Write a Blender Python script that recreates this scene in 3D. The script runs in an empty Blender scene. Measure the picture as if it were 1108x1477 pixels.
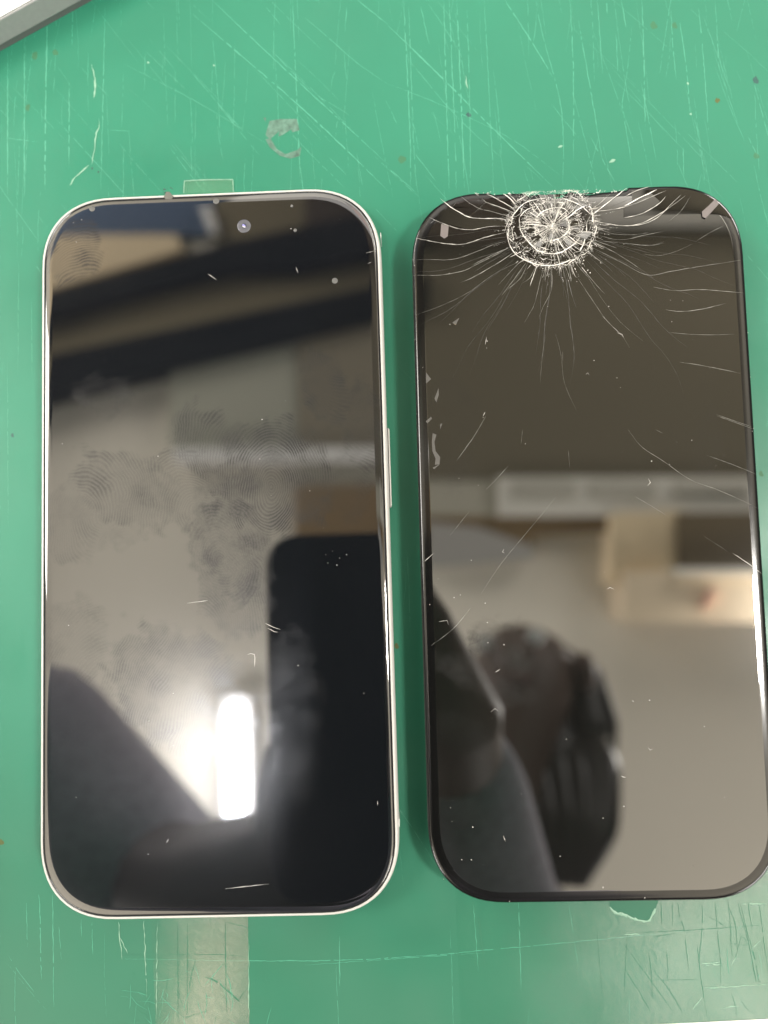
import bpy, bmesh, math, random
from mathutils import Vector, Matrix
from math import pi, sin, cos, radians
S = bpy.context.scene
COL = S.collection
random.seed(11)
MM = 0.001

# ------------------------------------------------------------------ camera
cam_d = bpy.data.cameras.new('camera'); cam = bpy.data.objects.new('camera', cam_d); COL.objects.link(cam)
cam.location = (0.038557, -0.006469, 0.162643)
cam.rotation_euler = (0.0737923, 0.0268726, -0.0303919)
cam_d.sensor_fit = 'VERTICAL'; cam_d.sensor_height = 24.0
cam_d.lens = 1109.0 / 1477.0 * 24.0
cam_d.clip_start = 0.005; cam_d.clip_end = 50
cam_d.dof.use_dof = True; cam_d.dof.focus_distance = 0.1560; cam_d.dof.aperture_fstop = 5.0
S.camera = cam
# ------------------------------------------------------------------ world, lamps, exposure
W = bpy.data.worlds.new('World'); S.world = W; W.use_nodes = True
W.node_tree.nodes['Background'].inputs[0].default_value = (0.80, 0.78, 0.74, 1)
W.node_tree.nodes['Background'].inputs[1].default_value = 0.22
S.view_settings.view_transform = 'Standard'; S.view_settings.look = 'None'
S.view_settings.exposure = 0.0; S.view_settings.gamma = 1.0
S.render.engine = 'CYCLES'
S.cycles.use_denoising = True
S.cycles.max_bounces = 8; S.cycles.sample_clamp_indirect = 12
def area(name, loc, aim, size, power, color=(1, .96, .9)):
    l = bpy.data.lights.new(name, 'AREA'); l.shape = 'SQUARE'; l.size = size; l.energy = power; l.color = color
    o = bpy.data.objects.new(name, l); COL.objects.link(o); o.location = loc
    d = Vector(aim) - Vector(loc); o.rotation_euler = d.to_track_quat('-Z', 'Y').to_euler()
    return o
KEY = area('work_lamp', (0.92, -0.16, 1.50), (0.05, 0, 0), 0.20, 23.0)
area('side_lamp', (-1.25, .30, 1.25), (-.05, 0, 0), 0.6, 20.0)
for sx in (-1, 1):
    for sy in (-1, 1):
        area('ceiling_fill', (sx * 1.35, sy * 1.25 - .1, 0.75), (sx * 0.75, sy * 0.7 - .1, 1.7), 0.7, 40.0)  # added upward fills, out of view, to brighten the ceiling

area('back_fill', (0.15, .85, .80), (0.05, .1, 0), 0.7, 2.2)  # added fill that grades the mat brighter toward the back

# ------------------------------------------------------------------ helpers
def nodes(m): m.use_nodes = True; return m.node_tree.nodes, m.node_tree.links
def mat(name, base, rough=.5, metal=0., ior=1.5, spec=.5, **kw):
    m = bpy.data.materials.new(name); n, l = nodes(m); b = n['Principled BSDF']
    b.inputs['Base Color'].default_value = (*base, 1); b.inputs['Roughness'].default_value = rough
    b.inputs['Metallic'].default_value = metal; b.inputs['IOR'].default_value = ior
    b.inputs['Specular IOR Level'].default_value = spec
    for k, v in kw.items(): b.inputs[k.replace('_', ' ')].default_value = v
    return m
def vary(m, scale, amt, bump=0., bscale=None, detail=5):
    """noise in colour and relief"""
    n, l = nodes(m); b = n['Principled BSDF']; c = b.inputs['Base Color'].default_value[:]
    tc = n.new('ShaderNodeTexCoord'); t = n.new('ShaderNodeTexNoise'); t.inputs['Scale'].default_value = scale; t.inputs['Detail'].default_value = detail
    l.new(tc.outputs['Object'], t.inputs['Vector'])
    mp = n.new('ShaderNodeMapRange'); mp.inputs[1].default_value = .25; mp.inputs[2].default_value = .75
    mp.inputs[3].default_value = 1 - amt; mp.inputs[4].default_value = 1 + amt
    l.new(t.outputs['Fac'], mp.inputs[0])
    mx = n.new('ShaderNodeVectorMath'); mx.operation = 'SCALE'; mx.inputs[0].default_value = c[:3]; l.new(mp.outputs[0], mx.inputs['Scale'])
    l.new(mx.outputs[0], b.inputs['Base Color'])
    if bump:
        t2 = n.new('ShaderNodeTexNoise'); t2.inputs['Scale'].default_value = bscale or scale * 4; t2.inputs['Detail'].default_value = 6
        l.new(tc.outputs['Object'], t2.inputs['Vector'])
        bp = n.new('ShaderNodeBump'); bp.inputs['Strength'].default_value = 1; bp.inputs['Distance'].default_value = bump
        l.new(t2.outputs['Fac'], bp.inputs['Height']); l.new(bp.outputs[0], b.inputs['Normal'])
    return m
def mesh(name, verts, faces, m, parent=None, smooth=False, kind=None):
    me = bpy.data.meshes.new(name); me.from_pydata([tuple(v) for v in verts], [], faces); me.update()
    if m: me.materials.append(m)
    if smooth: me.polygons.foreach_set('use_smooth', [True] * len(me.polygons))
    o = bpy.data.objects.new(name, me); COL.objects.link(o)
    if parent: o.parent = parent
    if kind: o['kind'] = kind
    return o
def thing(name, label, cat, loc=(0, 0, 0), group=None):
    o = bpy.data.objects.new(name, None); COL.objects.link(o); o.location = loc; o.empty_display_size = .02
    o['label'] = label; o['category'] = cat
    if group: o['group'] = group
    return o
def sup(w, h, r, n=2.35, k=14):
    """outline of a rectangle with continuous-curvature corners, mm, counter-clockwise"""
    out = []
    for sx, sy, a0 in ((1, 1, 0), (-1, 1, 90), (-1, -1, 180), (1, -1, 270)):
        for i in range(k + 1):
            a = radians(a0 + 90 * i / k); c, s = cos(a), sin(a)
            x = math.copysign(abs(c) ** (2 / n), c) * r if abs(c) > 1e-9 else 0
            y = math.copysign(abs(s) ** (2 / n), s) * r if abs(s) > 1e-9 else 0
            out.append((sx * (w / 2 - r) + x, sy * (h / 2 - r) + y))
    return out
def loft(name, rings, m, parent, cap_bottom=True, cap_top=True, smooth=True):
    """rings: list of (outline, z) in mm"""
    V = []; F = []; n = len(rings[0][0])
    for pts, z in rings: V += [(x * MM, y * MM, (z if not callable(z) else z(x, y)) * MM) for x, y in pts]
    for i in range(len(rings) - 1):
        for j in range(n):
            k = (j + 1) % n; F.append((i * n + j, i * n + k, (i + 1) * n + k, (i + 1) * n + j))
    o_caps = []
    if cap_bottom: F.append(tuple(reversed(range(n)))); o_caps.append(len(F) - 1)
    if cap_top: F.append(tuple(range((len(rings) - 1) * n, len(rings) * n))); o_caps.append(len(F) - 1)
    o = mesh(name, V, F, m, parent, smooth)
    for c in o_caps: o.data.polygons[c].use_smooth = False
    return o
def prism(name, pts, z0, z1, m, parent=None, unit=MM, bevel=0):
    a = sum(pts[i][0] * pts[(i + 1) % len(pts)][1] - pts[(i + 1) % len(pts)][0] * pts[i][1] for i in range(len(pts)))
    if a < 0: pts = pts[::-1]
    n = len(pts); V = [(x * unit, y * unit, z0 * unit) for x, y in pts] + [(x * unit, y * unit, z1 * unit) for x, y in pts]
    F = [tuple(reversed(range(n))), tuple(range(n, 2 * n))] + [(i, (i + 1) % n, n + (i + 1) % n, n + i) for i in range(n)]
    o = mesh(name, V, F, m, parent)
    if bevel:
        b = o.modifiers.new('bevel', 'BEVEL'); b.width = bevel; b.segments = 2; b.limit_method = 'ANGLE'
    return o
def smooth_line(pts, step=.7):
    if len(pts) < 3: 
        a, b = pts[0], pts[-1]; k = max(2, int(math.hypot(b[0] - a[0], b[1] - a[1]) / step))
        return [(a[0] + (b[0] - a[0]) * i / k, a[1] + (b[1] - a[1]) * i / k) for i in range(k + 1)]
    P = [pts[0]] + list(pts) + [pts[-1]]; out = []
    for i in range(1, len(P) - 2):
        p0, p1, p2, p3 = P[i - 1:i + 3]; k = max(1, int(math.hypot(p2[0] - p1[0], p2[1] - p1[1]) / step))
        for j in range(k):
            t = j / k
            out.append(tuple(.5 * (2 * p1[d] + (p2[d] - p0[d]) * t + (2 * p0[d] - 5 * p1[d] + 4 * p2[d] - p3[d]) * t * t + (3 * p1[d] - p0[d] - 3 * p2[d] + p3[d]) * t ** 3) for d in (0, 1)))
    out.append(tuple(pts[-1])); return out
def ridge_data(V, F, pts, w, z, h, rng, jit=.05, taper=True, wob=.35, gaps=0.):
    """a thin three-sided ridge along a polyline (mm)"""
    L = smooth_line(pts); n = len(L); base = len(V); broken = []
    for i, (x, y) in enumerate(L):
        a = L[max(0, i - 1)]; b = L[min(n - 1, i + 1)]; dx, dy = b[0] - a[0], b[1] - a[1]; d = math.hypot(dx, dy) or 1
        nx, ny = -dy / d, dx / d; t = i / max(1, n - 1)
        ww = w * (1 + rng.uniform(-wob, wob)) * ((min(1, .25 + 4 * t) * min(1, .15 + 4 * (1 - t))) if taper else 1) / 2
        ox, oy = nx * rng.uniform(-jit, jit), ny * rng.uniform(-jit, jit)
        V += [((x + ox + nx * ww) * MM, (y + oy + ny * ww) * MM, z * MM), ((x + ox) * MM, (y + oy) * MM, (z + h * (.5 + .5 * ww * 2 / w)) * MM), ((x + ox - nx * ww) * MM, (y + oy - ny * ww) * MM, z * MM)]
    for i in range(n - 1):
        if gaps and rng.random() < gaps: continue
        q = base + 3 * i
        F += [(q + 1, q, q + 3, q + 4), (q + 2, q + 1, q + 4, q + 5)]
def ridges(name, lines, z, h, m, parent, rng, kind='stuff', **kw):
    V = []; F = []
    for pts, w in lines: ridge_data(V, F, pts, w, z, h, rng, **kw)
    return mesh(name, V, F, m, parent, kind=kind)
# ------------------------------------------------------------------ measured outlines, millimetres (ceiling in metres)
CRACKS = [([(-13.8,65.17),(-16.11,65.63),(-19.13,65.76),(-21.79,66.23),(-23.73,67.4),(-25.32,68.44),(-27.36,70.34)],0.2),([(-14.21,63.86),(-16.87,63.98),(-19.21,63.67),(-21.55,63.41),(-24.32,63.93),(-27.31,65.15),(-29.83,66.46)],0.14),([(-14.03,62.65),(-16.95,62.13),(-19.3,61.56),(-21.65,60.82),(-23.52,60.49),(-25.84,60.68),(-28.61,61.23),(-32.77,62.25)],0.16),([(-13.99,60.85),(-16.56,60.24),(-19.39,59.17),(-21.75,58.31),(-23.63,57.71),(-26.43,57.35),(-29.91,57.57),(-32.69,57.68)],0.13),([(-12.16,60.3),(-14.77,58.73),(-18.08,57.2),(-20.68,55.99),(-22.8,55.0),(-25.84,54.41),(-28.86,54.18),(-33.5,54.37)],0.13),([(-12.94,58.18),(-15.32,56.6),(-18.16,55.05),(-21.0,53.5),(-23.82,52.42)],0.12),([(-12.12,66.54),(-14.85,67.86),(-17.95,69.16),(-18.62,69.84)],0.16),([(-13.54,66.0),(-15.6,66.69),(-17.67,67.38),(-19.28,67.82),(-21.33,69.11),(-23.36,70.89)],0.13),([(-17.95,69.16),(-19.51,67.83),(-20.48,67.02)],0.1),([(-12.08,67.38),(-14.34,68.93),(-16.62,70.36),(-17.99,71.02)],0.15),([(-24.12,69.23),(-25.09,68.31)],0.08),([(-12.04,68.47),(-12.92,69.71),(-14.26,70.86)],0.2),([(-20.31,71.37),(-19.4,70.6)],0.18),([(-11.64,56.37),(-17.12,53.79),(-22.28,50.31),(-27.39,47.94),(-33.2,45.97)],0.07),([(-10.22,56.09),(-13.25,52.16),(-15.52,49.31)],0.12),([(-8.09,55.64),(-9.65,52.75),(-11.12,51.92)],0.12),([(-6.68,55.21),(-8.81,47.57),(-9.97,45.42),(-11.13,43.42)],0.09),([(-5.05,54.77),(-5.26,50.36),(-7.45,46.05),(-8.1,44.25)],0.09),([(-2.76,55.05),(-2.52,52.46)],0.13),([(-1.65,55.74),(-1.13,51.67)],0.12),([(0.15,56.03),(2.81,52.24),(5.48,48.83)],0.09),([(-0.01,52.72),(3.26,47.09),(5.56,43.35),(8.56,39.96),(9.98,37.36)],0.08),([(1.75,59.66),(8.68,55.68),(14.2,52.51),(19.19,53.04),(24.19,53.71),(33.45,54.8)],0.11),([(2.52,60.74),(5.99,58.74),(10.12,55.99),(15.57,51.72)],0.08),([(3.22,60.34),(10.3,59.3),(15.25,58.72),(18.13,59.34)],0.09),([(3.65,61.81),(8.92,60.1),(14.67,60.97),(18.26,61.55)],0.12),([(3.42,64.41),(9.07,63.06),(13.37,63.25),(17.76,65.28),(21.47,67.72),(22.95,68.78)],0.16),([(4.23,66.24),(7.82,66.46),(12.16,67.39),(16.55,69.06),(19.1,70.06)],0.16),([(15.47,49.89),(19.67,48.99),(24.61,49.01),(28.82,48.55),(33.71,47.91)],0.13),([(17.67,45.06),(20.82,44.57),(25.07,44.91),(29.71,45.89)],0.12),([(18.11,40.31),(21.95,39.8),(26.85,39.47),(31.06,39.45)],0.09),([(19.86,34.1),(24.36,33.21),(28.5,32.19),(31.94,31.34)],0.12),([(26.54,23.1),(29.93,21.7),(33.32,20.37)],0.12),([(24.51,59.07),(27.45,60.79),(30.38,62.15)],0.09),([(0.18,56.77),(4.08,49.25),(8.03,43.25),(12.73,38.71)],0.05),([(-6.98,40.92),(-7.95,35.15),(-8.5,30.83)],0.05),([(-4.85,40.84),(-3.99,36.45),(-3.56,30.65),(-1.38,24.82)],0.05),([(-3.61,37.16),(-3.71,34.99)],0.09),([(4.68,44.26),(5.76,43.19)],0.11),([(-19.75,24.45),(-22.35,20.31),(-26.0,15.53)],0.11),([(-15.67,14.13),(-17.84,11.76),(-20.35,9.41)],0.11),([(-6.33,7.56),(-9.23,4.19),(-12.84,0.17),(-17.87,-5.51),(-22.22,-11.53)],0.08),([(-24.37,-14.19),(-27.94,-18.17),(-32.49,-21.42)],0.1),([(-23.98,5.01),(-27.94,0.3)],0.05),([(-31.3,-3.04),(-33.28,-4.7)],0.14),([(8.75,20.62),(11.3,17.04),(15.25,14.12),(20.48,10.13),(25.78,7.88),(31.05,5.29),(33.85,3.69)],0.1),([(26.71,22.78),(30.7,21.1),(33.7,19.88)],0.12),([(24.17,14.85),(28.82,12.96),(33.77,10.72)],0.08),([(28.03,-4.88),(30.93,-7.01),(33.48,-9.12)],0.17),([(9.39,7.04),(13.34,4.49),(15.3,3.05)],0.08),([(14.24,20.43),(15.57,19.68)],0.12),([(22.51,-1.29),(27.04,-4.51)],0.05),([(-3.48,16.85),(-3.3,13.36)],0.06),([(-12.46,21.37),(-12.86,18.58)],0.06),([(-2.68,55.8),(-1.85,53.86),(-1.34,51.63)],0.12),([(-9.73,56.41),(-11.42,52.99),(-14.29,50.57)],0.1),([(-7.91,55.7),(-9.66,51.02)],0.16),([(-6.24,55.31),(-6.55,51.84)],0.12),([(-5.18,54.95),(-5.24,50.2)],0.1),([(-0.17,56.97),(1.27,55.0)],0.12),([(1.46,58.81),(4.11,56.47),(5.57,55.14)],0.13),([(2.48,60.68),(5.5,59.59),(8.5,58.35)],0.12),([(3.22,63.2),(5.33,62.47),(8.05,61.4),(12.63,61.04)],0.09),([(2.66,64.31),(5.42,64.19)],0.2),([(3.64,65.42),(6.84,67.84),(11.01,70.87)],0.2),([(3.07,66.4),(4.98,67.6),(7.56,69.74)],0.14),([(-10.94,56.78),(-12.87,54.95),(-16.1,51.59)],0.1),([(-12.73,58.29),(-15.9,56.35),(-19.06,54.57),(-21.57,53.4)],0.12),([(-13.61,59.44),(-17.7,57.7),(-21.47,55.94)],0.12),([(-1.64,58.3),(0.06,55.37),(2.37,52.42)],0.08),([(10.24,64.65),(13.46,65.2),(17.02,66.99),(18.99,68.84)],0.18),([(10.67,62.77),(13.88,63.11),(17.15,64.49),(19.96,67.14),(22.06,68.99)],0.16),([(19.35,63.56),(21.72,65.4),(23.89,68.49)],0.12),([(10.05,61.2),(12.71,61.09),(15.11,61.4)],0.1),([(11.53,59.07),(15.23,58.64),(18.17,59.06)],0.08),([(13.8,56.91),(16.96,56.45),(20.44,57.18),(23.97,58.68)],0.07),([(10.37,67.14),(12.01,67.9),(13.66,68.8),(16.11,69.8),(17.21,70.31)],0.3),([(10.47,69.08),(13.21,70.35),(15.92,71.07)],0.15),([(-14.39,62.83),(-13.53,64.87),(-11.74,67.04),(-10.12,68.58),(-7.92,69.29),(-5.43,69.5)],0.2),([(-13.92,62.97),(-13.57,60.39),(-12.43,58.11),(-10.64,56.77),(-8.22,55.71),(-5.16,55.27),(-2.37,55.79),(-0.16,57.13),(1.48,59.12),(2.39,61.95),(2.65,64.18),(3.65,65.74)],0.22),([(-2.34,69.37),(0.69,68.11),(2.76,66.42),(3.64,65.42)],0.2),([(-11.17,65.73),(-11.13,63.17),(-9.84,60.88),(-7.78,58.56),(-5.35,57.82),(-2.88,58.03),(-0.35,59.52),(1.28,61.36),(2.0,63.57)],0.22),([(-11.17,65.73),(-9.56,67.27),(-7.68,67.83)],0.2),([(-7.79,65.27),(-8.21,62.73),(-7.36,61.09),(-5.24,60.36),(-2.73,61.21),(-1.29,62.43),(-1.06,64.02),(-1.86,66.62)],0.22),([(-7.94,65.28),(-6.17,66.8),(-3.68,67.34),(-1.83,67.1),(-0.96,65.94)],0.22),([(-9.31,65.98),(-9.31,62.45),(-8.34,59.86),(-5.92,58.96),(-3.44,59.17)],0.15),([(-1.91,63.21),(-0.62,63.22),(0.68,63.34),(1.97,63.29)],0.14),([(-3.04,63.21),(-1.51,63.05),(0.02,62.96),(1.52,62.58)],0.11),([(-1.54,62.58),(-0.34,62.13),(0.77,61.46),(1.87,60.77)],0.13),([(-1.91,61.94),(-0.71,60.87),(0.49,59.81),(1.96,59.15)],0.22),([(-3.17,62.35),(-2.03,61.01),(-0.88,59.68),(0.61,58.7)],0.11),([(-3.8,62.56),(-2.73,60.64),(-1.36,58.93),(0.14,57.33)],0.11),([(-3.54,60.94),(-3.16,60.13),(-2.68,59.35),(-2.19,58.6)],0.23),([(-4.4,63.02),(-4.0,60.84),(-3.32,58.73),(-3.23,56.49)],0.1),([(-4.41,61.91),(-4.23,60.67),(-4.09,59.43),(-4.17,58.17)],0.15),([(-4.66,62.24),(-4.8,60.95),(-5.07,59.69),(-5.52,58.46)],0.2),([(-5.21,61.06),(-5.62,60.18),(-6.06,59.3),(-6.42,58.4)],0.14),([(-5.39,61.98),(-6.33,60.73),(-7.14,59.42),(-7.66,57.92)],0.13),([(-6.31,61.25),(-6.7,60.7),(-7.04,60.11),(-7.34,59.49)],0.22),([(-6.74,61.62),(-7.43,60.83),(-8.11,60.05),(-8.89,59.38)],0.23),([(-5.45,63.03),(-7.17,61.89),(-8.95,60.86),(-10.98,60.27)],0.19),([(-6.06,62.97),(-7.22,62.5),(-8.42,62.18),(-9.68,62.02)],0.19),([(-6.69,63.0),(-8.23,62.85),(-9.77,62.78),(-11.26,62.36)],0.15),([(-5.44,63.56),(-7.11,63.77),(-8.77,64.08),(-10.47,64.03)],0.21),([(-6.73,64.12),(-8.17,64.48),(-9.68,64.57),(-11.19,64.64)],0.23),([(-6.52,64.69),(-8.12,65.33),(-9.75,65.91),(-11.16,66.93)],0.12),([(-6.66,65.08),(-7.66,65.62),(-8.6,66.23),(-9.42,67.02)],0.18),([(-6.68,65.52),(-7.35,66.17),(-7.94,66.9),(-8.45,67.7)],0.16),([(-5.49,64.72),(-6.54,66.07),(-7.38,67.6),(-8.38,68.99)],0.23),([(-5.0,64.74),(-5.44,66.09),(-5.77,67.48),(-6.27,68.81)],0.13),([(-4.66,64.38),(-4.84,65.84),(-5.02,67.29),(-5.46,68.7)],0.11),([(-4.36,66.18),(-4.4,67.0),(-4.52,67.83),(-4.68,68.65)],0.17),([(-4.21,65.27),(-4.16,66.4),(-4.2,67.53),(-4.15,68.65)],0.11),([(-4.03,64.64),(-3.63,65.99),(-3.22,67.33),(-2.56,68.58)],0.11),([(-4.07,64.42),(-3.5,65.84),(-2.76,67.18),(-1.85,68.44)],0.23),([(-3.37,64.86),(-2.27,65.91),(-1.11,66.89),(-0.15,68.08)],0.19),([(-3.41,64.37),(-1.69,65.46),(-0.13,66.8),(1.23,68.37)],0.16),([(-2.31,64.57),(-1.15,65.24),(-0.08,66.09),(1.0,66.9)],0.2),([(-4.01,63.65),(-2.63,64.02),(-1.29,64.55),(0.01,65.18)],0.12),([(-3.49,63.67),(-2.25,63.96),(-1.03,64.32),(0.22,64.54)],0.13)]
IMPACT = (-4.47,63.53)
SHARDS = [([(-27.48,70.11),(-25.33,68.32),(-21.79,66.09),(-19.13,65.64),(-14.04,64.99),(-14.43,63.99),(-16.87,64.1),(-21.54,63.53),(-27.3,65.27),(-30.17,66.72)],(-7,3)),([(-24.99,70.97),(-23.37,70.77),(-21.33,68.99),(-19.52,67.78),(-21.67,66.35),(-25.08,68.55),(-26.89,70.27)],(5,-3)),([(-23.13,70.93),(-20.31,71.25),(-18.16,69.7),(-18.06,69.16),(-19.39,67.94),(-21.21,69.16)],(-3,5)),([(-20.08,71.23),(-17.99,70.9),(-14.58,68.94),(-12.32,67.27),(-12.34,66.74),(-14.85,67.98),(-17.83,69.25)],(4,4)),([(-19.05,67.68),(-15.61,66.57),(-13.78,65.84),(-14.03,65.23),(-19.12,65.93),(-21.44,66.27)],(-3,-2)),([(-17.52,71.12),(-14.5,70.87),(-13.15,69.6),(-12.15,68.47),(-12.08,67.5),(-14.34,69.05)],(7,-4)),([(10.36,66.94),(12.0,67.71),(13.64,68.52),(15.83,69.54),(16.93,70.05),(18.73,68.86),(16.76,67.0),(13.2,65.27),(10.24,64.79)],(4,-4)),([(13.74,70.19),(16.18,70.91),(18.59,71.09),(20.7,70.85),(19.85,69.92),(17.21,70.31)],(9,2))]
FLAP = [(12.12,64.98),(18.24,65.05),(25.14,64.92),(29.62,64.56),(32.21,63.7)]
TOPEDGE = [(-19.44,71.39),(-17.28,71.59),(-16.29,71.1),(-12.99,71.26),(-9.7,71.11),(-8.87,70.33),(-6.84,70.84),(-4.28,70.58),(-3.75,69.81),(-2.03,69.88),(-1.12,70.88),(-0.25,71.14),(1.43,70.47),(3.41,70.24),(6.0,70.57),(8.57,70.75),(11.28,70.93)]
SPECKS2 = [(-33.18,56.42),(-26.1,54.51),(-26.35,43.7),(18.74,42.52),(18.71,47.0),(-0.06,51.69),(6.16,46.2),(-6.24,46.69),(-18.84,39.93),(-19.04,38.49),(-20.32,24.18),(-32.2,34.95),(-23.03,60.12),(2.64,35.07),(6.1,56.11),(-1.75,51.9),(21.23,46.76),(7.66,29.3),(33.43,19.44),(16.63,13.27),(21.33,18.03),(9.95,59.18),(-23.83,-4.68),(-30.62,-8.22),(-26.3,-11.53),(-27.57,-12.04),(-32.46,-13.28),(-21.16,-21.14),(-21.14,-17.18),(13.08,14.09),(2.53,-7.84),(10.03,-33.22),(20.38,-38.57),(25.22,-34.15),(25.39,-48.51),(-0.86,-68.63),(-29.76,-52.94),(-29.59,-55.59),(-26.08,-62.91),(-25.57,-56.73),(-27.97,-62.87),(-6.58,-40.31),(-18.02,-21.64),(3.95,-53.43),(-21.85,10.35),(-25.7,11.89),(7.06,31.32),(-12.01,18.49),(-21.4,-13.32),(-15.85,-50.6),(-31.61,-66.46),(-19.01,-70.88),(23.42,-52.15),(7.02,-70.73),(-0.19,-55.58),(-8.85,-62.61)]
HAIRS2 = [[(7.55,40.64),(8.52,40.32),(8.9,39.58)],[(12.2,10.61),(12.57,9.76),(11.98,9.08)],[(2.77,-11.29),(3.47,-10.9),(4.27,-11.33)],[(-30.78,-16.76),(-29.12,-16.54),(-28.87,-17.37)],[(-21.16,-34.71),(-20.32,-34.05),(-19.66,-34.61)],[(9.26,-42.29),(9.63,-42.84),(10.19,-42.58)],[(6.52,-33.13),(7.04,-33.55)],[(-19.7,-58.44),(-19.34,-59.63)],[(3.72,-47.61),(4.24,-47.89),(4.65,-47.9)],[(-17.23,-2.67),(-17.53,-3.21),(-17.12,-3.5)],[(-20.03,-27.03),(-18.91,-26.38)],[(0.81,32.27),(1.25,32.54),(1.51,32.1)],[(-19.29,39.22),(-18.95,40.8)],[(-20.3,24.47),(-19.85,25.31)]]
HAIRS1 = [[(10.27,-16.51),(11.93,-17.38),(13.32,-17.84)],[(10.68,-17.49),(12.06,-18.22),(12.89,-18.38)],[(6.53,-22.6),(7.93,-22.64),(7.88,-25.11)],[(18.02,56.68),(18.43,55.33)],[(-0.38,55.95),(1.49,54.54)],[(34.15,-23.5),(34.4,-24.32)],[(-9.75,-58.16),(-10.18,-58.95)],[(1.38,-67.91),(10.0,-67.16)],[(31.79,-51.75),(31.76,-52.68)],[(32.64,59.03),(34.38,59.4)],[(-5.51,-12.04),(-1.28,-11.6)],[(32.87,56.8),(33.74,57.06)]]
SPECKS1 = [(-26.9,68.71),(-28.66,68.18),(-28.08,63.96),(10.35,24.9),(9.77,16.76),(11.89,9.16),(19.82,9.89),(-11.17,18.05),(-22.14,38.41),(15.27,28.61),(-13.44,-35.2),(-8.61,-40.07),(-13.78,-61.0),(22.74,-3.13),(23.12,-4.82),(24.16,-2.48),(25.53,-3.91),(24.93,-5.29),(26.94,-3.26),(17.19,64.88),(-1.71,-43.62),(-8.51,-29.87),(16.65,-25.07),(29.65,-30.87),(-30.98,21.32),(-29.68,-15.79),(-28.14,-49.73)]
DOTS1 = [((-24.68,71.02),0.62),((1.58,71.54),0.65),((18.05,64.54),0.35),((17.44,69.79),0.3),((26.02,53.4),0.62)]
LENS1 = (7.33,65.89)
TAB1 = [(-7.36,77.31),(-7.18,80.15),(3.57,79.99),(3.67,77.14)]
DIRT1 = [(-9.52,73.38),(-8.93,74.1),(-8.05,73.91),(-7.47,73.29)]
TABS2 = [[(-27.36,65.03),(-25.81,64.53),(-26.13,62.33),(-26.84,61.88),(-27.64,62.51)],[(26.08,65.21),(27.34,66.26),(29.03,67.85),(29.62,66.72),(28.35,65.39),(26.79,63.8),(26.15,64.1)]]
SMEAR2 = [[(-29.12,30.54),(-30.05,28.4),(-29.69,27.61),(-29.18,28.99)],[(-31.96,23.82),(-30.86,24.71),(-30.72,24.24),(-31.67,23.35)],[(-30.67,21.31),(-29.92,20.97),(-30.37,19.45),(-30.19,17.59),(-29.32,16.34),(-29.53,14.81),(-30.44,14.84),(-30.25,16.06),(-30.86,17.62),(-30.89,19.46)],[(-29.08,23.1),(-28.62,23.24),(-29.12,22.02)],[(-25.87,44.04),(-24.36,45.02),(-25.12,43.54)],[(-31.61,33.91),(-30.59,32.47),(-31.66,31.57)],[(-30.92,14.24),(-29.37,14.96),(-30.63,13.93)]]
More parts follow.
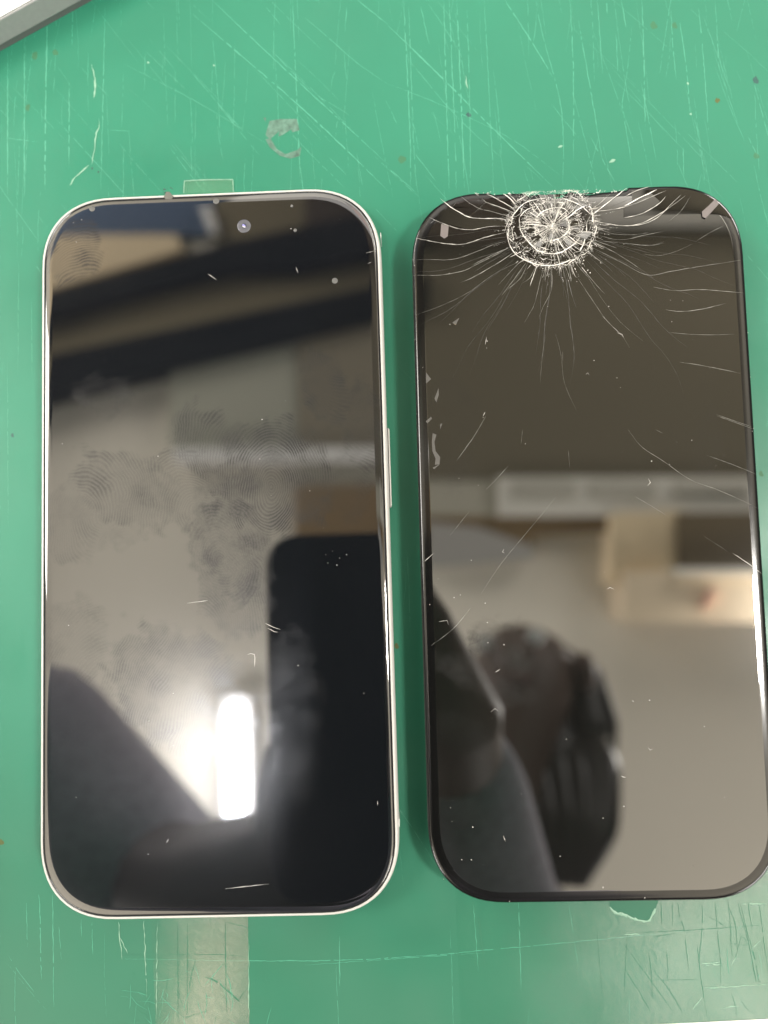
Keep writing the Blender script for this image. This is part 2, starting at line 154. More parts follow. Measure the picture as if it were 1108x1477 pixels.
SCRATCH = [([(-47.01,112.09),(-46.8,78.61)],0.16),([(-43.19,115.22),(-43.02,78.45)],0.18),([(-38.01,119.11),(-38.35,96.87),(-38.47,79.86)],0.24),([(-32.97,104.39),(-33.05,84.45)],0.16),([(-32.18,122.15),(-32.42,113.02)],0.12),([(-24.83,121.77),(-25.92,79.3)],0.14),([(-9.09,106.11),(-9.21,93.88)],0.08),([(-15.76,110.55),(-16.06,101.53)],0.08),([(-5.74,89.67),(-5.6,81.61)],0.08),([(17.55,121.26),(17.92,102.35),(18.41,78.94)],0.15),([(-4.99,119.1),(5.9,108.66),(16.66,98.34),(26.52,88.19),(37.59,76.1)],0.18),([(-0.6,122.2),(8.33,112.65),(19.83,100.63),(29.68,90.46),(37.77,82.07)],0.14),([(32.06,120.52),(38.77,114.41)],0.16),([(20.2,116.99),(25.57,111.79),(31.65,105.76),(38.34,100.55)],0.1),([(-20.92,108.33),(-4.45,98.53),(11.0,88.1)],0.07),([(29.67,118.99),(29.12,113.25)],0.12),([(11.61,119.91),(14.67,115.62)],0.1),([(22.13,98.9),(29.77,93.68)],0.07),([(24.87,84.25),(28.63,80.08)],0.1),([(-47.04,91.98),(-39.92,90.84)],0.1),([(-24.15,92.95),(-19.43,92.33)],0.08),([(42.4,119.99),(42.64,103.94),(42.78,84.99),(42.47,75.64)],0.17),([(43.49,118.32),(43.55,85.74),(43.97,75.58)],0.12),([(51.32,119.53),(51.06,95.61),(50.92,75.27)],0.17),([(52.54,119.47),(52.65,87.67),(52.41,75.21)],0.15),([(54.21,119.38),(54.3,91.52),(54.23,75.9)],0.17),([(56.4,116.85),(56.18,95.37),(55.58,75.84)],0.12),([(60.29,119.07),(60.64,81.06),(60.61,74.85)],0.1),([(46.16,118.18),(47.76,109.27)],0.12),([(64.84,118.84),(71.15,107.32),(74.6,100.41)],0.18),([(71.65,118.49),(72.8,110.42),(76.12,92.85),(75.68,75.73)],0.11),([(79.21,118.1),(79.19,102.16),(78.17,81.04)],0.13),([(80.86,113.21),(83.21,92.52),(84.47,80.76)],0.13),([(85.24,117.79),(85.49,100.67)],0.12),([(87.12,117.69),(87.33,114.48)],0.14),([(90.5,117.52),(91.14,111.1)],0.16),([(88.95,109.61),(88.87,100.9)],0.12),([(95.01,117.29),(94.72,105.36),(94.1,87.32)],0.16),([(89.28,94.58),(90.72,79.7)],0.1),([(101.24,114.57),(101.15,106.62),(101.44,98.72)],0.12),([(102.97,112.09),(103.81,100.96),(103.95,90.76)],0.15),([(107.26,115.06),(107.62,102.35),(107.72,85.91)],0.14),([(108.24,112.62),(113.1,95.02)],0.1),([(111.0,114.87),(110.86,100.62)],0.12),([(38.78,114.13),(48.32,103.66),(58.46,92.11),(73.44,75.44)],0.2),([(38.36,100.57),(48.8,95.72),(64.26,87.13),(75.05,78.08)],0.08),([(43.09,105.91),(53.2,92.36),(62.57,82.53)],0.08),([(82.15,86.31),(86.82,76.01)],0.15),([(37.77,81.3),(43.59,75.6)],0.12),([(43.88,84.15),(48.16,77.72)],0.12),([(116.14,84.74),(118.04,80.01)],0.1),([(102.01,83.06),(101.75,76.12)],0.14),([(-39.35,-71.36),(-39.08,-74.86),(-38.78,-88.28)],0.16),([(-36.47,-71.41),(-36.17,-93.73)],0.14),([(-41.97,-72.31),(-41.67,-81.79)],0.1),([(-35.15,-77.93),(-34.62,-84.39)],0.1),([(-30.45,-76.52),(-30.46,-80.01)],0.12),([(-28.21,-77.06),(-28.12,-83.52)],0.12),([(22.86,-80.78),(22.6,-90.55)],0.15),([(-21.45,-84.5),(9.97,-85.46),(32.63,-85.31),(60.82,-83.5),(94.39,-80.99)],0.12),([(15.63,-86.37),(52.36,-84.57)],0.08),([(50.34,-75.15),(50.82,-88.05)],0.1),([(59.52,-74.64),(59.32,-92.23)],0.14),([(69.62,-74.84),(71.06,-88.39)],0.08),([(-46.62,42.2),(-46.23,5.24)],0.08),([(-44.24,63.17),(-44.27,37.95)],0.07),([(-41.36,54.58),(-41.13,37.83)],0.07)]
GROOVE = [([(88.27,-75.19),(88.14,-79.77)],0.13),([(90.49,-75.24),(90.32,-80.32)],0.13),([(91.53,-75.26),(91.87,-78.32),(92.52,-80.61),(92.79,-84.92),(93.04,-89.45)],0.13),([(96.49,-75.35),(96.18,-80.43),(95.28,-86.72),(95.49,-91.75),(96.15,-98.01)],0.13),([(99.09,-75.4),(99.17,-80.48),(99.42,-86.8),(99.24,-91.81)],0.13),([(101.69,-75.45),(101.81,-79.77),(101.79,-86.33)],0.13),([(101.63,-76.47),(102.74,-79.53),(103.0,-85.6)],0.13),([(103.52,-75.49),(104.52,-80.07),(105.49,-85.14),(106.35,-91.68),(107.03,-93.19)],0.13),([(104.04,-75.5),(104.99,-80.84),(106.2,-86.16),(106.85,-91.94)],0.13),([(105.59,-75.53),(106.14,-81.11)],0.13),([(107.8,-75.57),(108.15,-80.14),(108.52,-86.2),(108.75,-89.72)],0.13),([(80.36,-83.43),(85.2,-90.33),(89.98,-97.42)],0.13),([(80.12,-87.98),(82.98,-92.8),(85.33,-97.34)],0.13),([(85.34,-87.81),(88.73,-92.14),(91.55,-97.19)],0.13),([(83.62,-81.21),(96.16,-80.8),(108.15,-80.14)],0.13),([(86.44,-82.02),(91.43,-81.48)],0.13),([(85.84,-90.46),(95.05,-90.49)],0.13),([(85.23,-85.04),(85.51,-89.33),(85.51,-94.1)],0.13),([(88.75,-84.97),(88.95,-88.38),(88.56,-90.63)],0.13),([(97.36,-78.16),(100.62,-80.13)],0.13),([(94.94,-83.69),(95.34,-89.99)],0.13),([(-10.43,-77.14),(-10.53,-96.58)],0.16),([(-8.36,-77.18),(-8.68,-96.6)],0.14),([(-0.6,-77.33),(-0.61,-95.27)],0.15),([(-21.89,-83.63),(-1.73,-83.98),(4.43,-84.82)],0.1),([(-4.88,-88.35),(-2.32,-89.37),(2.23,-93.36)],0.25),([(-14.59,-77.81),(-14.09,-80.8),(-11.0,-81.84)],0.08),([(-0.6,-77.57),(3.51,-78.64),(5.03,-80.15)],0.1),([(51.25,-77.21),(52.22,-88.08)],0.09),([(63.95,-76.09),(64.26,-81.53)],0.08),([(71.27,-75.55),(71.61,-85.71)],0.08),([(75.01,-79.01),(75.58,-95.17)],0.08),([(81.18,-81.16),(79.88,-92.56)],0.1),([(43.96,-83.88),(50.9,-86.03)],0.07)]
PEEL = [([(95.74,-87.74),(99.37,-87.68)],0.14),([(95.99,-92.14),(108.41,-91.72)],0.14),([(98.85,-96.06),(102.48,-95.74)],0.14),([(101.43,-87.84),(102.84,-86.1)],0.14),([(106.04,-84.65),(107.69,-83.16)],0.14),([(93.41,-96.22),(95.36,-94.0)],0.14),([(104.52,-76.01),(109.46,-76.11)],0.14),([(83.6,-81.46),(80.46,-81.53)],0.14),([(95.75,-87.49),(99.39,-87.3)],0.14),([(-27.89,108.26),(-27.26,105.76),(-27.11,103.29),(-27.44,100.44)],0.3),([(-26.26,95.49),(-26.35,93.46),(-26.9,92.27),(-27.31,88.23),(-27.94,85.03)],0.2),([(-28.49,85.05),(-30.06,83.51),(-31.64,82.37),(-32.81,80.41)],0.22),([(-22.64,-77.17),(-22.39,-80.65),(-21.9,-84.61)],0.15),([(-17.44,-77.01),(-16.87,-92.08)],0.15),([(-14.69,-77.31),(-15.0,-96.51)],0.12),([(4.22,-82.11),(3.99,-95.83)],0.14),([(-22.39,-80.15),(-20.85,-83.4)],0.1),([(-0.42,106.92),(-0.19,106.58)],0.5),([(-15.22,108.3),(-14.83,107.95)],0.4),([(85.93,80.3),(86.7,80.81),(87.23,80.94)],0.7),([(74.97,84.3),(76.1,84.56)],0.35),([(55.44,101.73),(55.85,98.54)],0.2),([(103.77,97.82),(103.88,97.18)],0.4),([(104.09,90.75),(104.21,90.28)],0.4)]
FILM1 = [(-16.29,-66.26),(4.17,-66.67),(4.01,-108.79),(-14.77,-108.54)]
FILM2 = [(46.72,-66.16),(136.76,-68.01),(134.26,-99.53),(65.56,-101.67),(46.93,-109.36)]
HOLE = [(77.67,-70.9),(88.29,-71.11),(87.62,-75.45),(87.01,-76.53),(85.9,-78.81),(84.78,-79.06),(82.72,-78.48),(81.35,-77.91),(80.12,-77.48),(78.74,-77.18),(77.96,-76.08)]
PAPER = [(83.67,-99.02),(94.02,-98.71),(108.73,-98.21),(134.43,-97.42),(131.96,-128.59),(82.07,-128.08)]
STAINS = [((-42.39,98.96),1.0,0),((-40.86,111.1),1.3,0),((-36.13,111.52),1.0,0),((110.07,93.35),0.75,1),((118.57,97.53),1.1,2),((97.25,111.2),1.2,0),((101.79,110.97),1.0,0),((117.6,80.42),0.9,0),((40.87,83.11),1.2,0),((55.81,92.58),0.8,2),((-27.85,84.14),0.35,3),((-26.45,83.28),0.3,3),((36.31,-22.55),0.8,1),((-47.27,-60.72),0.8,1),((105.19,62.36),0.5,1),((114.05,11.08),0.8,0),((44.15,45.67),0.6,2),((-45.42,24.92),0.6,2)]
RESIDUE = [[(11.88,93.3),(14.22,93.6),(17.96,93.42),(18.44,90.82),(16.88,90.4),(16.14,92.05),(14.17,91.01),(12.99,90.02),(11.8,89.03),(10.89,90.12)],[(10.87,89.07),(11.96,89.26),(13.31,86.78),(15.22,85.49),(17.96,86.33),(18.74,86.94),(18.39,84.95),(16.36,84.4),(14.05,85.14),(11.76,87.26)],[(10.49,94.09),(11.12,94.07),(10.94,93.1)],[(14.19,91.82),(16.15,92.54),(16.51,91.07),(14.77,89.94),(13.75,89.58)]]
CEIL = [('beam_soffit',[(-1.03,0.643),(-0.825,0.675),(-0.364,0.787),(0.128,0.878),(0.121,0.691),(-0.418,0.585),(-1.028,0.462)],1.66,'olive'),('beam',[(-0.994,0.63),(-0.829,0.66),(-0.35,0.773),(0.142,0.859),(0.138,0.759),(-0.188,0.706),(-0.351,0.712),(-0.783,0.618),(-0.994,0.576)],1.6,'black'),('beam',[(-0.993,0.48),(-0.782,0.518),(-0.009,0.654),(0.119,0.677),(0.116,0.594),(-0.012,0.576),(-0.782,0.423),(-0.992,0.373)],1.6,'black'),('ceiling_tile',[(-1.038,0.848),(-0.494,0.83),(-0.482,0.79),(-0.864,0.69),(-1.036,0.655)],1.67,'tan'),('dark_mirrored_slab',[(-1.042,1.189),(-0.361,1.157),(-0.417,0.825),(-1.038,0.848)],1.67,'navy'),('duct_cover',[(-0.395,1.158),(-0.171,1.148),(-0.179,0.803),(-0.4,0.8)],1.67,'olive'),('duct_cover',[(-0.171,1.148),(0.171,1.131),(0.162,0.885),(-0.178,0.829)],1.67,'umber'),('glint_slab',[(-0.429,0.885),(-0.407,0.884),(-0.386,0.824),(-0.404,0.812)],1.64,'white'),('wall_cabinet',[(-0.506,0.547),(-0.198,0.598),(-0.205,0.283),(-0.509,0.294)],1.65,'greygreen'),('wall_cabinet',[(-0.196,0.595),(0.066,0.635),(0.054,0.273),(-0.203,0.282)],1.64,'greybrown'),('cabinet_rail',[(-0.493,0.292),(0.054,0.276),(0.053,0.245),(-0.493,0.261)],1.62,'white'),('shelf_panel',[(-0.206,0.258),(0.054,0.249),(0.052,0.19),(-0.208,0.199)],1.66,'greywarm'),('wood_panel',[(-0.215,0.198),(0.052,0.192),(0.047,0.043),(-0.218,0.051)],1.65,'brown'),('overhead_cabinet',[(0.071,0.796),(1.07,0.754),(1.028,0.173),(0.052,0.206)],1.64,'darkgrey'),('air_unit',[(0.052,0.205),(0.27,0.198),(0.266,0.11),(0.049,0.117)],1.65,'greywarm'),('air_unit',[(0.263,0.199),(1.017,0.174),(1.011,0.084),(0.259,0.108)],1.62,'pale'),('vent_slot',[(0.292,0.181),(0.434,0.177),(0.433,0.146),(0.291,0.151)],1.61,'slot'),('vent_slot',[(0.469,0.175),(0.614,0.171),(0.613,0.144),(0.467,0.148)],1.61,'slot'),('vent_slot',[(0.661,0.169),(0.825,0.163),(0.823,0.14),(0.66,0.145)],1.61,'slot'),('wood_panel',[(0.049,0.117),(0.567,0.1),(0.518,0.066),(0.341,0.062),(0.34,0.038),(0.047,0.047)],1.65,'brown'),('ceiling_tile',[(0.092,0.102),(0.212,0.085),(0.338,0.036),(0.337,0.008),(0.096,-0.007)],1.64,'bluegrey'),('carton',[(0.512,0.102),(0.677,0.103),(0.668,-0.059),(0.504,-0.054)],1.6,'tan'),('dark_box',[(0.656,0.099),(0.989,0.091),(0.98,-0.034),(0.649,-0.024)],1.58,'darkbrown'),('carton',[(0.524,-0.027),(0.964,-0.031),(0.956,-0.15),(0.518,-0.138)],1.55,'tan2'),('carton_rail',[(0.622,-0.022),(0.953,-0.032),(0.952,-0.05),(0.621,-0.037)],1.53,'pale'),('red_mark',[(0.673,-0.111),(0.685,-0.111),(0.71,-0.071),(0.698,-0.07)],1.53,'red'),('red_mirror_slab',[(0.093,0.907),(0.338,0.896),(0.346,1.065),(0.099,1.076)],1.5,'redbrown'),('mirror_stripe',[(0.364,0.8),(1.144,0.766),(1.164,1.025),(0.376,1.063)],1.5,'pale'),('mirror_stripe',[(0.258,1.199),(1.174,1.153),(1.2,1.479),(0.272,1.531)],1.5,'greywarm'),('dark_mirrored_slab',[(0.07,0.764),(0.48,0.747),(0.488,0.906),(0.075,0.924)],1.55,'umber'),('dark_mirrored_slab',[(0.083,1.147),(1.153,1.095),(1.163,1.224),(0.087,1.278)],1.6,'umber')]  # red, pale and dark slabs at the end are added for the shards to mirror
TUBE = [(-0.361,-0.311,1.62),(-0.367,-0.584,1.62)]
HELD = [(-0.0167,0.0084,0.167),(0.0498,0.0063,0.167),(0.0447,-0.1374,0.167),(-0.0195,-0.1362,0.167)]
PRINTS = [(0.02359,0.0309,0.00482,0.0078,-20,0.75,0.6),(0.02293,0.03309,0.00426,0.00567,10,0.5,0),(-0.01808,0.01158,0.01135,0.00681,25,0.6,0.7),(-0.02238,0.00816,0.00993,0.00851,0,0.3,0.2),(0.01253,0.01269,0.01248,0.01135,0,0.77,0.9),(0.0091,0.01921,0.00851,0.00426,25,0.6,0.1),(0.0038,-0.00114,0.0078,0.01135,-15,0.95,0.25),(0.00179,0.00596,0.00567,0.00851,-15,0.7,0.1),(0.00054,0.01808,0.00638,0.01106,-35,0.6,0.8),(-0.00524,0.01186,0.00638,0.0078,-20,0.4,0.8),(-0.00641,-0.02993,0.01631,0.01135,35,0.6,0.7),(-0.02955,0.06207,0.00709,0.00681,30,0.7,0.8),(0.00246,-0.04237,0.01702,0.01844,0,0.14,0.3),(-0.02116,-0.0445,0.00851,0.01135,20,0.2,0.6),(0.01572,-0.03594,0.00638,0.01844,0,0.3,0.3),(-0.0033,-0.05963,0.01277,0.00851,0,0.2,0.4),(-0.02231,0.03114,0.00638,0.00426,0,0.6,0),(0.03116,0.02201,0.00426,0.00993,0,0.55,0.5),(-0.03025,0.00416,0.0078,0.00709,10,0.4,0.6),(0.00505,-0.01096,0.00709,0.00851,0,0.6,0.5),(-0.02812,-0.01971,0.00709,0.00851,0,0.35,0.4),(0.02732,0.01077,0.00567,0.00709,0,0.4,0.4)]
PRINTS2 = [(-0.01904,-0.02298,0.00638,0.00638,30,0.75,0.1),(-0.022,-0.02833,0.00993,0.0034,25,0.7,0),(-0.02813,-0.04566,0.00851,0.01135,0,0.25,0.1),(-0.01767,-0.05519,0.00567,0.01277,0,0.15,0.1),(0.02432,0.01722,0.00255,0.0078,10,0.2,0),(-0.02701,0.02185,0.00567,0.01135,0,0.2,0)]
# ------------------------------------------------------------------ materials
def print_group():
    """one fingertip mark: ridges inside a ragged ellipse. inputs: Vector, Center, Rot, Radii, Strength"""
    g = bpy.data.node_groups.new('fingerprint', 'ShaderNodeTree')
    for nm, ty in (('Vector', 'NodeSocketVector'), ('Center', 'NodeSocketVector'), ('Rot', 'NodeSocketFloat'), ('Size', 'NodeSocketVector'), ('Strength', 'NodeSocketFloat'), ('Swirl', 'NodeSocketVector'), ('Ridge', 'NodeSocketFloat')):
        g.interface.new_socket(nm, in_out='INPUT', socket_type=ty)
    g.interface.new_socket('Fac', in_out='OUTPUT', socket_type='NodeSocketFloat')
    n, l = g.nodes, g.links; gi = n.new('NodeGroupInput'); go = n.new('NodeGroupOutput')
    def vm(op, a, b=None):
        v = n.new('ShaderNodeVectorMath'); v.operation = op
        l.new(a, v.inputs[0])
        if b is not None: l.new(b, v.inputs[1])
        return v
    def ma(op, a, b=None, c=None, clamp=False):
        v = n.new('ShaderNodeMath'); v.operation = op; v.use_clamp = clamp
        for i, q in enumerate((a, b, c)):
            if q is None: continue
            if isinstance(q, (int, float)): v.inputs[i].default_value = q
            else: l.new(q, v.inputs[i])
        return v.outputs[0]
    d = vm('SUBTRACT', gi.outputs['Vector'], gi.outputs['Center'])
    r = n.new('ShaderNodeVectorRotate'); r.rotation_type = 'Z_AXIS'; l.new(d.outputs[0], r.inputs['Vector']); l.new(gi.outputs['Rot'], r.inputs['Angle'])
    e = vm('DIVIDE', r.outputs[0], gi.outputs['Size'])
    nz = n.new('ShaderNodeTexNoise'); nz.inputs['Scale'].default_value = 260; nz.inputs['Detail'].default_value = 4; l.new(gi.outputs['Vector'], nz.inputs['Vector'])
    ln = vm('LENGTH', e.outputs[0]).outputs['Value']
    rag = ma('ADD', ln, ma('MULTIPLY', ma('SUBTRACT', nz.outputs['Fac'], .5), 1.1))
    mp = n.new('ShaderNodeMapRange'); mp.interpolation_type = 'SMOOTHSTEP'; mp.inputs[1].default_value = 1.08; mp.inputs[2].default_value = .7; l.new(rag, mp.inputs[0])
    # ridges: rings about a point below the centre, bent by slow noise
    sc = n.new('ShaderNodeVectorMath'); sc.operation = 'MULTIPLY_ADD'; l.new(r.outputs[0], sc.inputs[0]); sc.inputs[1].default_value = (1.2, .8, 0); l.new(gi.outputs['Swirl'], sc.inputs[2])
    l2 = vm('LENGTH', sc.outputs[0]).outputs['Value']
    n2 = n.new('ShaderNodeTexNoise'); n2.inputs['Scale'].default_value = 115; n2.inputs['Detail'].default_value = 2.5; l.new(gi.outputs['Vector'], n2.inputs['Vector'])
    ph = ma('ADD', ma('MULTIPLY', l2, 2 * pi / .00058), ma('MULTIPLY', n2.outputs['Fac'], 48))
    s = ma('MULTIPLY_ADD', ma('SINE', ph), .5, .5)
    n3 = n.new('ShaderNodeTexNoise'); n3.inputs['Scale'].default_value = 900; n3.inputs['Detail'].default_value = 3; l.new(gi.outputs['Vector'], n3.inputs['Vector'])
    n4 = n.new('ShaderNodeTexNoise'); n4.inputs['Scale'].default_value = 170; n4.inputs['Detail'].default_value = 3; l.new(r.outputs[0], n4.inputs['Vector'])
    m4 = n.new('ShaderNodeMapRange'); m4.inputs[1].default_value = .38; m4.inputs[2].default_value = .62; m4.inputs[3].default_value = .38; m4.inputs[4].default_value = 1; l.new(n4.outputs['Fac'], m4.inputs[0])
    n5 = n.new('ShaderNodeTexNoise'); n5.inputs['Scale'].default_value = 2600; n5.inputs['Detail'].default_value = 2; l.new(gi.outputs['Vector'], n5.inputs['Vector'])
    grain = ma('MULTIPLY', ma('ADD', n3.outputs['Fac'], n5.outputs['Fac']), .62)
    lines = ma('MULTIPLY_ADD', s, .75, ma('MULTIPLY', grain, .5))
    both = ma('ADD', ma('MULTIPLY', lines, gi.outputs['Ridge']), ma('MULTIPLY', grain, ma('SUBTRACT', 1.0, gi.outputs['Ridge'])))
    rid = ma('MULTIPLY', both, m4.outputs[0])
    o = ma('MULTIPLY', ma('MULTIPLY', rid, mp.outputs[0]), ma('MULTIPLY', gi.outputs['Strength'], 1.35), None, True)
    l.new(o, go.inputs[0]); return g
PG = print_group()
def glass(name, base, ior, rough, prints, haze, haze_rough=.18, smear=0.):
    """black glass with greasy marks: a sharp coat mixed with a scattering one"""
    m = bpy.data.materials.new(name); n, l = nodes(m); a = n['Principled BSDF']; out = n['Material Output']
    b = n.new('ShaderNodeBsdfPrincipled')
    for q, r, c in ((a, rough, base), (b, haze_rough, tuple(x + .012 for x in base))):
        q.inputs['Base Color'].default_value = (*c, 1); q.inputs['Roughness'].default_value = r; q.inputs['IOR'].default_value = ior if q is a else 1.62
    tc = n.new('ShaderNodeTexCoord'); acc = None
    nz = n.new('ShaderNodeTexNoise'); nz.inputs['Scale'].default_value = 45; nz.inputs['Detail'].default_value = 6; l.new(tc.outputs['Object'], nz.inputs['Vector'])
    mr = n.new('ShaderNodeMapRange'); mr.inputs[1].default_value = .35; mr.inputs[2].default_value = .75; mr.inputs[3].default_value = haze * .35; mr.inputs[4].default_value = haze * 1.6
    l.new(nz.outputs['Fac'], mr.inputs[0]); acc = mr.outputs[0]
    if smear:     # a wiped film of grease over the lower part
        sp = n.new('ShaderNodeSeparateXYZ'); l.new(tc.outputs['Object'], sp.inputs[0])
        w1 = n.new('ShaderNodeTexNoise'); w1.inputs['Scale'].default_value = 40; w1.inputs['Detail'].default_value = 5; w1.inputs['Distortion'].default_value = .6; l.new(tc.outputs['Object'], w1.inputs['Vector'])
        w2 = n.new('ShaderNodeMath'); w2.operation = 'MULTIPLY_ADD'; l.new(w1.outputs['Fac'], w2.inputs[0]); w2.inputs[1].default_value = .03; l.new(sp.outputs['Y'], w2.inputs[2])
        w3 = n.new('ShaderNodeMapRange'); w3.interpolation_type = 'SMOOTHSTEP'; w3.inputs[1].default_value = .002; w3.inputs[2].default_value = -.036; w3.inputs[3].default_value = 0; w3.inputs[4].default_value = smear; l.new(w2.outputs[0], w3.inputs[0])
        wx = n.new('ShaderNodeMapRange'); wx.interpolation_type = 'SMOOTHSTEP'; wx.inputs[1].default_value = .028; wx.inputs[2].default_value = .006; wx.inputs[3].default_value = .12; l.new(sp.outputs['X'], wx.inputs[0])
        w4 = n.new('ShaderNodeTexNoise'); w4.inputs['Scale'].default_value = 2200; w4.inputs['Detail'].default_value = 3; l.new(tc.outputs['Object'], w4.inputs['Vector'])
        w5 = n.new('ShaderNodeMapRange'); w5.inputs[1].default_value = .3; w5.inputs[2].default_value = .7; w5.inputs[3].default_value = .6; w5.inputs[4].default_value = 1.4; l.new(w4.outputs['Fac'], w5.inputs[0])
        w6 = n.new('ShaderNodeMath'); w6.operation = 'MULTIPLY'; l.new(w3.outputs[0], w6.inputs[0]); l.new(wx.outputs[0], w6.inputs[1])
        w7 = n.new('ShaderNodeMath'); w7.operation = 'MULTIPLY'; l.new(w6.outputs[0], w7.inputs[0]); l.new(w5.outputs[0], w7.inputs[1])
        w8 = n.new('ShaderNodeMath'); w8.operation = 'ADD'; l.new(w7.outputs[0], w8.inputs[0]); l.new(acc, w8.inputs[1]); acc = w8.outputs[0]
    for (x, y, rx, ry, rot, st, rdg) in prints:
        g = n.new('ShaderNodeGroup'); g.node_tree = PG; l.new(tc.outputs['Object'], g.inputs['Vector']); g.inputs['Swirl'].default_value = (.0008, .0014, 0) if abs(st - .77) < .01 else (rx * 1.3 * sin(x * 9e3), ry * 1.2 * cos(y * 7e3) + .003, 0)
        g.inputs['Center'].default_value = (x, y, 0); g.inputs['Size'].default_value = (rx * 1.15, ry * 1.15, 1); g.inputs['Rot'].default_value = radians(rot); g.inputs['Strength'].default_value = st; g.inputs['Ridge'].default_value = rdg
        mx = n.new('ShaderNodeMath'); mx.operation = 'MAXIMUM'; l.new(acc, mx.inputs[0])
        # flatten z: the marks lie on the top face
        l.new(g.outputs[0], mx.inputs[1]); acc = mx.outputs[0]
    mix = n.new('ShaderNodeMixShader'); l.new(acc, mix.inputs[0]); l.new(a.outputs[0], mix.inputs[1]); l.new(b.outputs[0], mix.inputs[2])
    l.new(mix.outputs[0], out.inputs['Surface']); return m

M_mat = vary(mat('green_mat', (.021, .169, .101), .36, spec=.42), 26, .07, 3.5e-6, 1300)
def near_shade(m):
    "shade and sheen along the near edge put into the mat colour, in ragged patches"
    n, l = nodes(m); b = n['Principled BSDF']; src = b.inputs['Base Color'].links[0].from_socket
    tc = n.new('ShaderNodeTexCoord'); sx = n.new('ShaderNodeSeparateXYZ'); l.new(tc.outputs['Object'], sx.inputs[0])
    t = n.new('ShaderNodeTexNoise'); t.inputs['Scale'].default_value = 38; t.inputs['Detail'].default_value = 7; l.new(tc.outputs['Object'], t.inputs['Vector'])
    k = n.new('ShaderNodeMath'); k.operation = 'MULTIPLY_ADD'; l.new(t.outputs['Fac'], k.inputs[0]); k.inputs[1].default_value = .07; l.new(sx.outputs['Y'], k.inputs[2])
    mr = n.new('ShaderNodeMapRange'); mr.interpolation_type = 'SMOOTHSTEP'; mr.inputs[1].default_value = .01; mr.inputs[2].default_value = -.075; l.new(k.outputs[0], mr.inputs[0])
    mx = n.new('ShaderNodeMix'); mx.data_type = 'RGBA'; l.new(mr.outputs[0], mx.inputs[0]); l.new(src, mx.inputs[6]); mx.inputs[7].default_value = (.036, .145, .090, 1); l.new(mx.outputs[2], b.inputs['Base Color'])
    t3 = n.new('ShaderNodeTexNoise'); t3.inputs['Scale'].default_value = 55; t3.inputs['Detail'].default_value = 8; l.new(tc.outputs['Object'], t3.inputs['Vector'])
    m3 = n.new('ShaderNodeMapRange'); m3.inputs[1].default_value = .3; m3.inputs[2].default_value = .7; m3.inputs[3].default_value = .28; m3.inputs[4].default_value = .46; l.new(t3.outputs['Fac'], m3.inputs[0]); l.new(m3.outputs[0], b.inputs['Roughness'])
near_shade(M_mat)  # greyer near edge is shade and sheen put into the colour
M_scr = mat('scratch_pale', (.062, .275, .18), .42)
M_groove = mat('groove_dark', (.03, .15, .09), .4)
M_peel = mat('peeled_pale', (.22, .38, .28), .5)
M_white = vary(mat('white_frame', (.50, .49, .465), .42, spec=.5), 300, .015)
M_plast = mat('antenna_plastic', (.60, .60, .585), .45)
M_gap = mat('black_seal', (.006, .006, .007), .6, spec=.2)
M_glass1 = glass('screen_glass', (.004, .0045, .006), 2.35, .028, PRINTS, .045, .20, .11)
M_glass_edge = mat('screen_edge', (.01, .009, .008), .05, ior=2.0)
M_glass2 = glass('cracked_glass', (.006, .006, .0055), 2.42, .012, PRINTS2, .03)
M_bezel2 = mat('cracked_bezel', (.004, .004, .004), .14, ior=1.6)
M_body2 = mat('black_side', (.006, .006, .0065), .3, ior=1.6)
M_rim2 = mat('polished_rim', (.30, .30, .31), .25, metal=1)
M_crack = mat('fracture_white', (.62, .60, .55), .3, spec=.8)
M_crack2 = mat('fracture_fine', (.25, .245, .22), .3, spec=.8)
M_crush = vary(mat('crushed_glass', (.78, .76, .71), .2, spec=1.), 2000, .3)
M_shard = mat('shard_glass', (.006, .006, .006), .02, ior=2.3)
M_dust_and_glint = mat('dust', (.50, .48, .45), .8)
M_dot = mat('bubble_grey', (.10, .10, .095), .35)
M_smear = mat('adhesive_grey', (.075, .072, .066), .4)
M_scrap = mat('adhesive_pink', (.14, .122, .118), .4)
M_lens = mat('lens_glass', (.03, .032, .06), .05, ior=1.9)
M_lens_glint = mat('lens_glint_blue', (.25, .24, .6), .15, ior=1.9)
M_lensr = mat('lens_ring', (.075, .075, .085), .25, ior=1.7)
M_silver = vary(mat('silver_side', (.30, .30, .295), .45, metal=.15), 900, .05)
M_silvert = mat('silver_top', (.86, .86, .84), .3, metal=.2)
M_dark = mat('dark_foot', (.10, .11, .105), .5)
M_paper = mat('paper', (.86, .84, .78), .7)
ST = [mat('stain_olive', (.032, .135, .064), .6), mat('stain_brown', (.07, .085, .02), .6), mat('stain_grey', (.02, .075, .065), .6), mat('stain_black', (.03, .06, .05), .6)]
M_res = vary(mat('residue', (.075, .155, .115), .55), 700, .45, 3e-5, 1500)
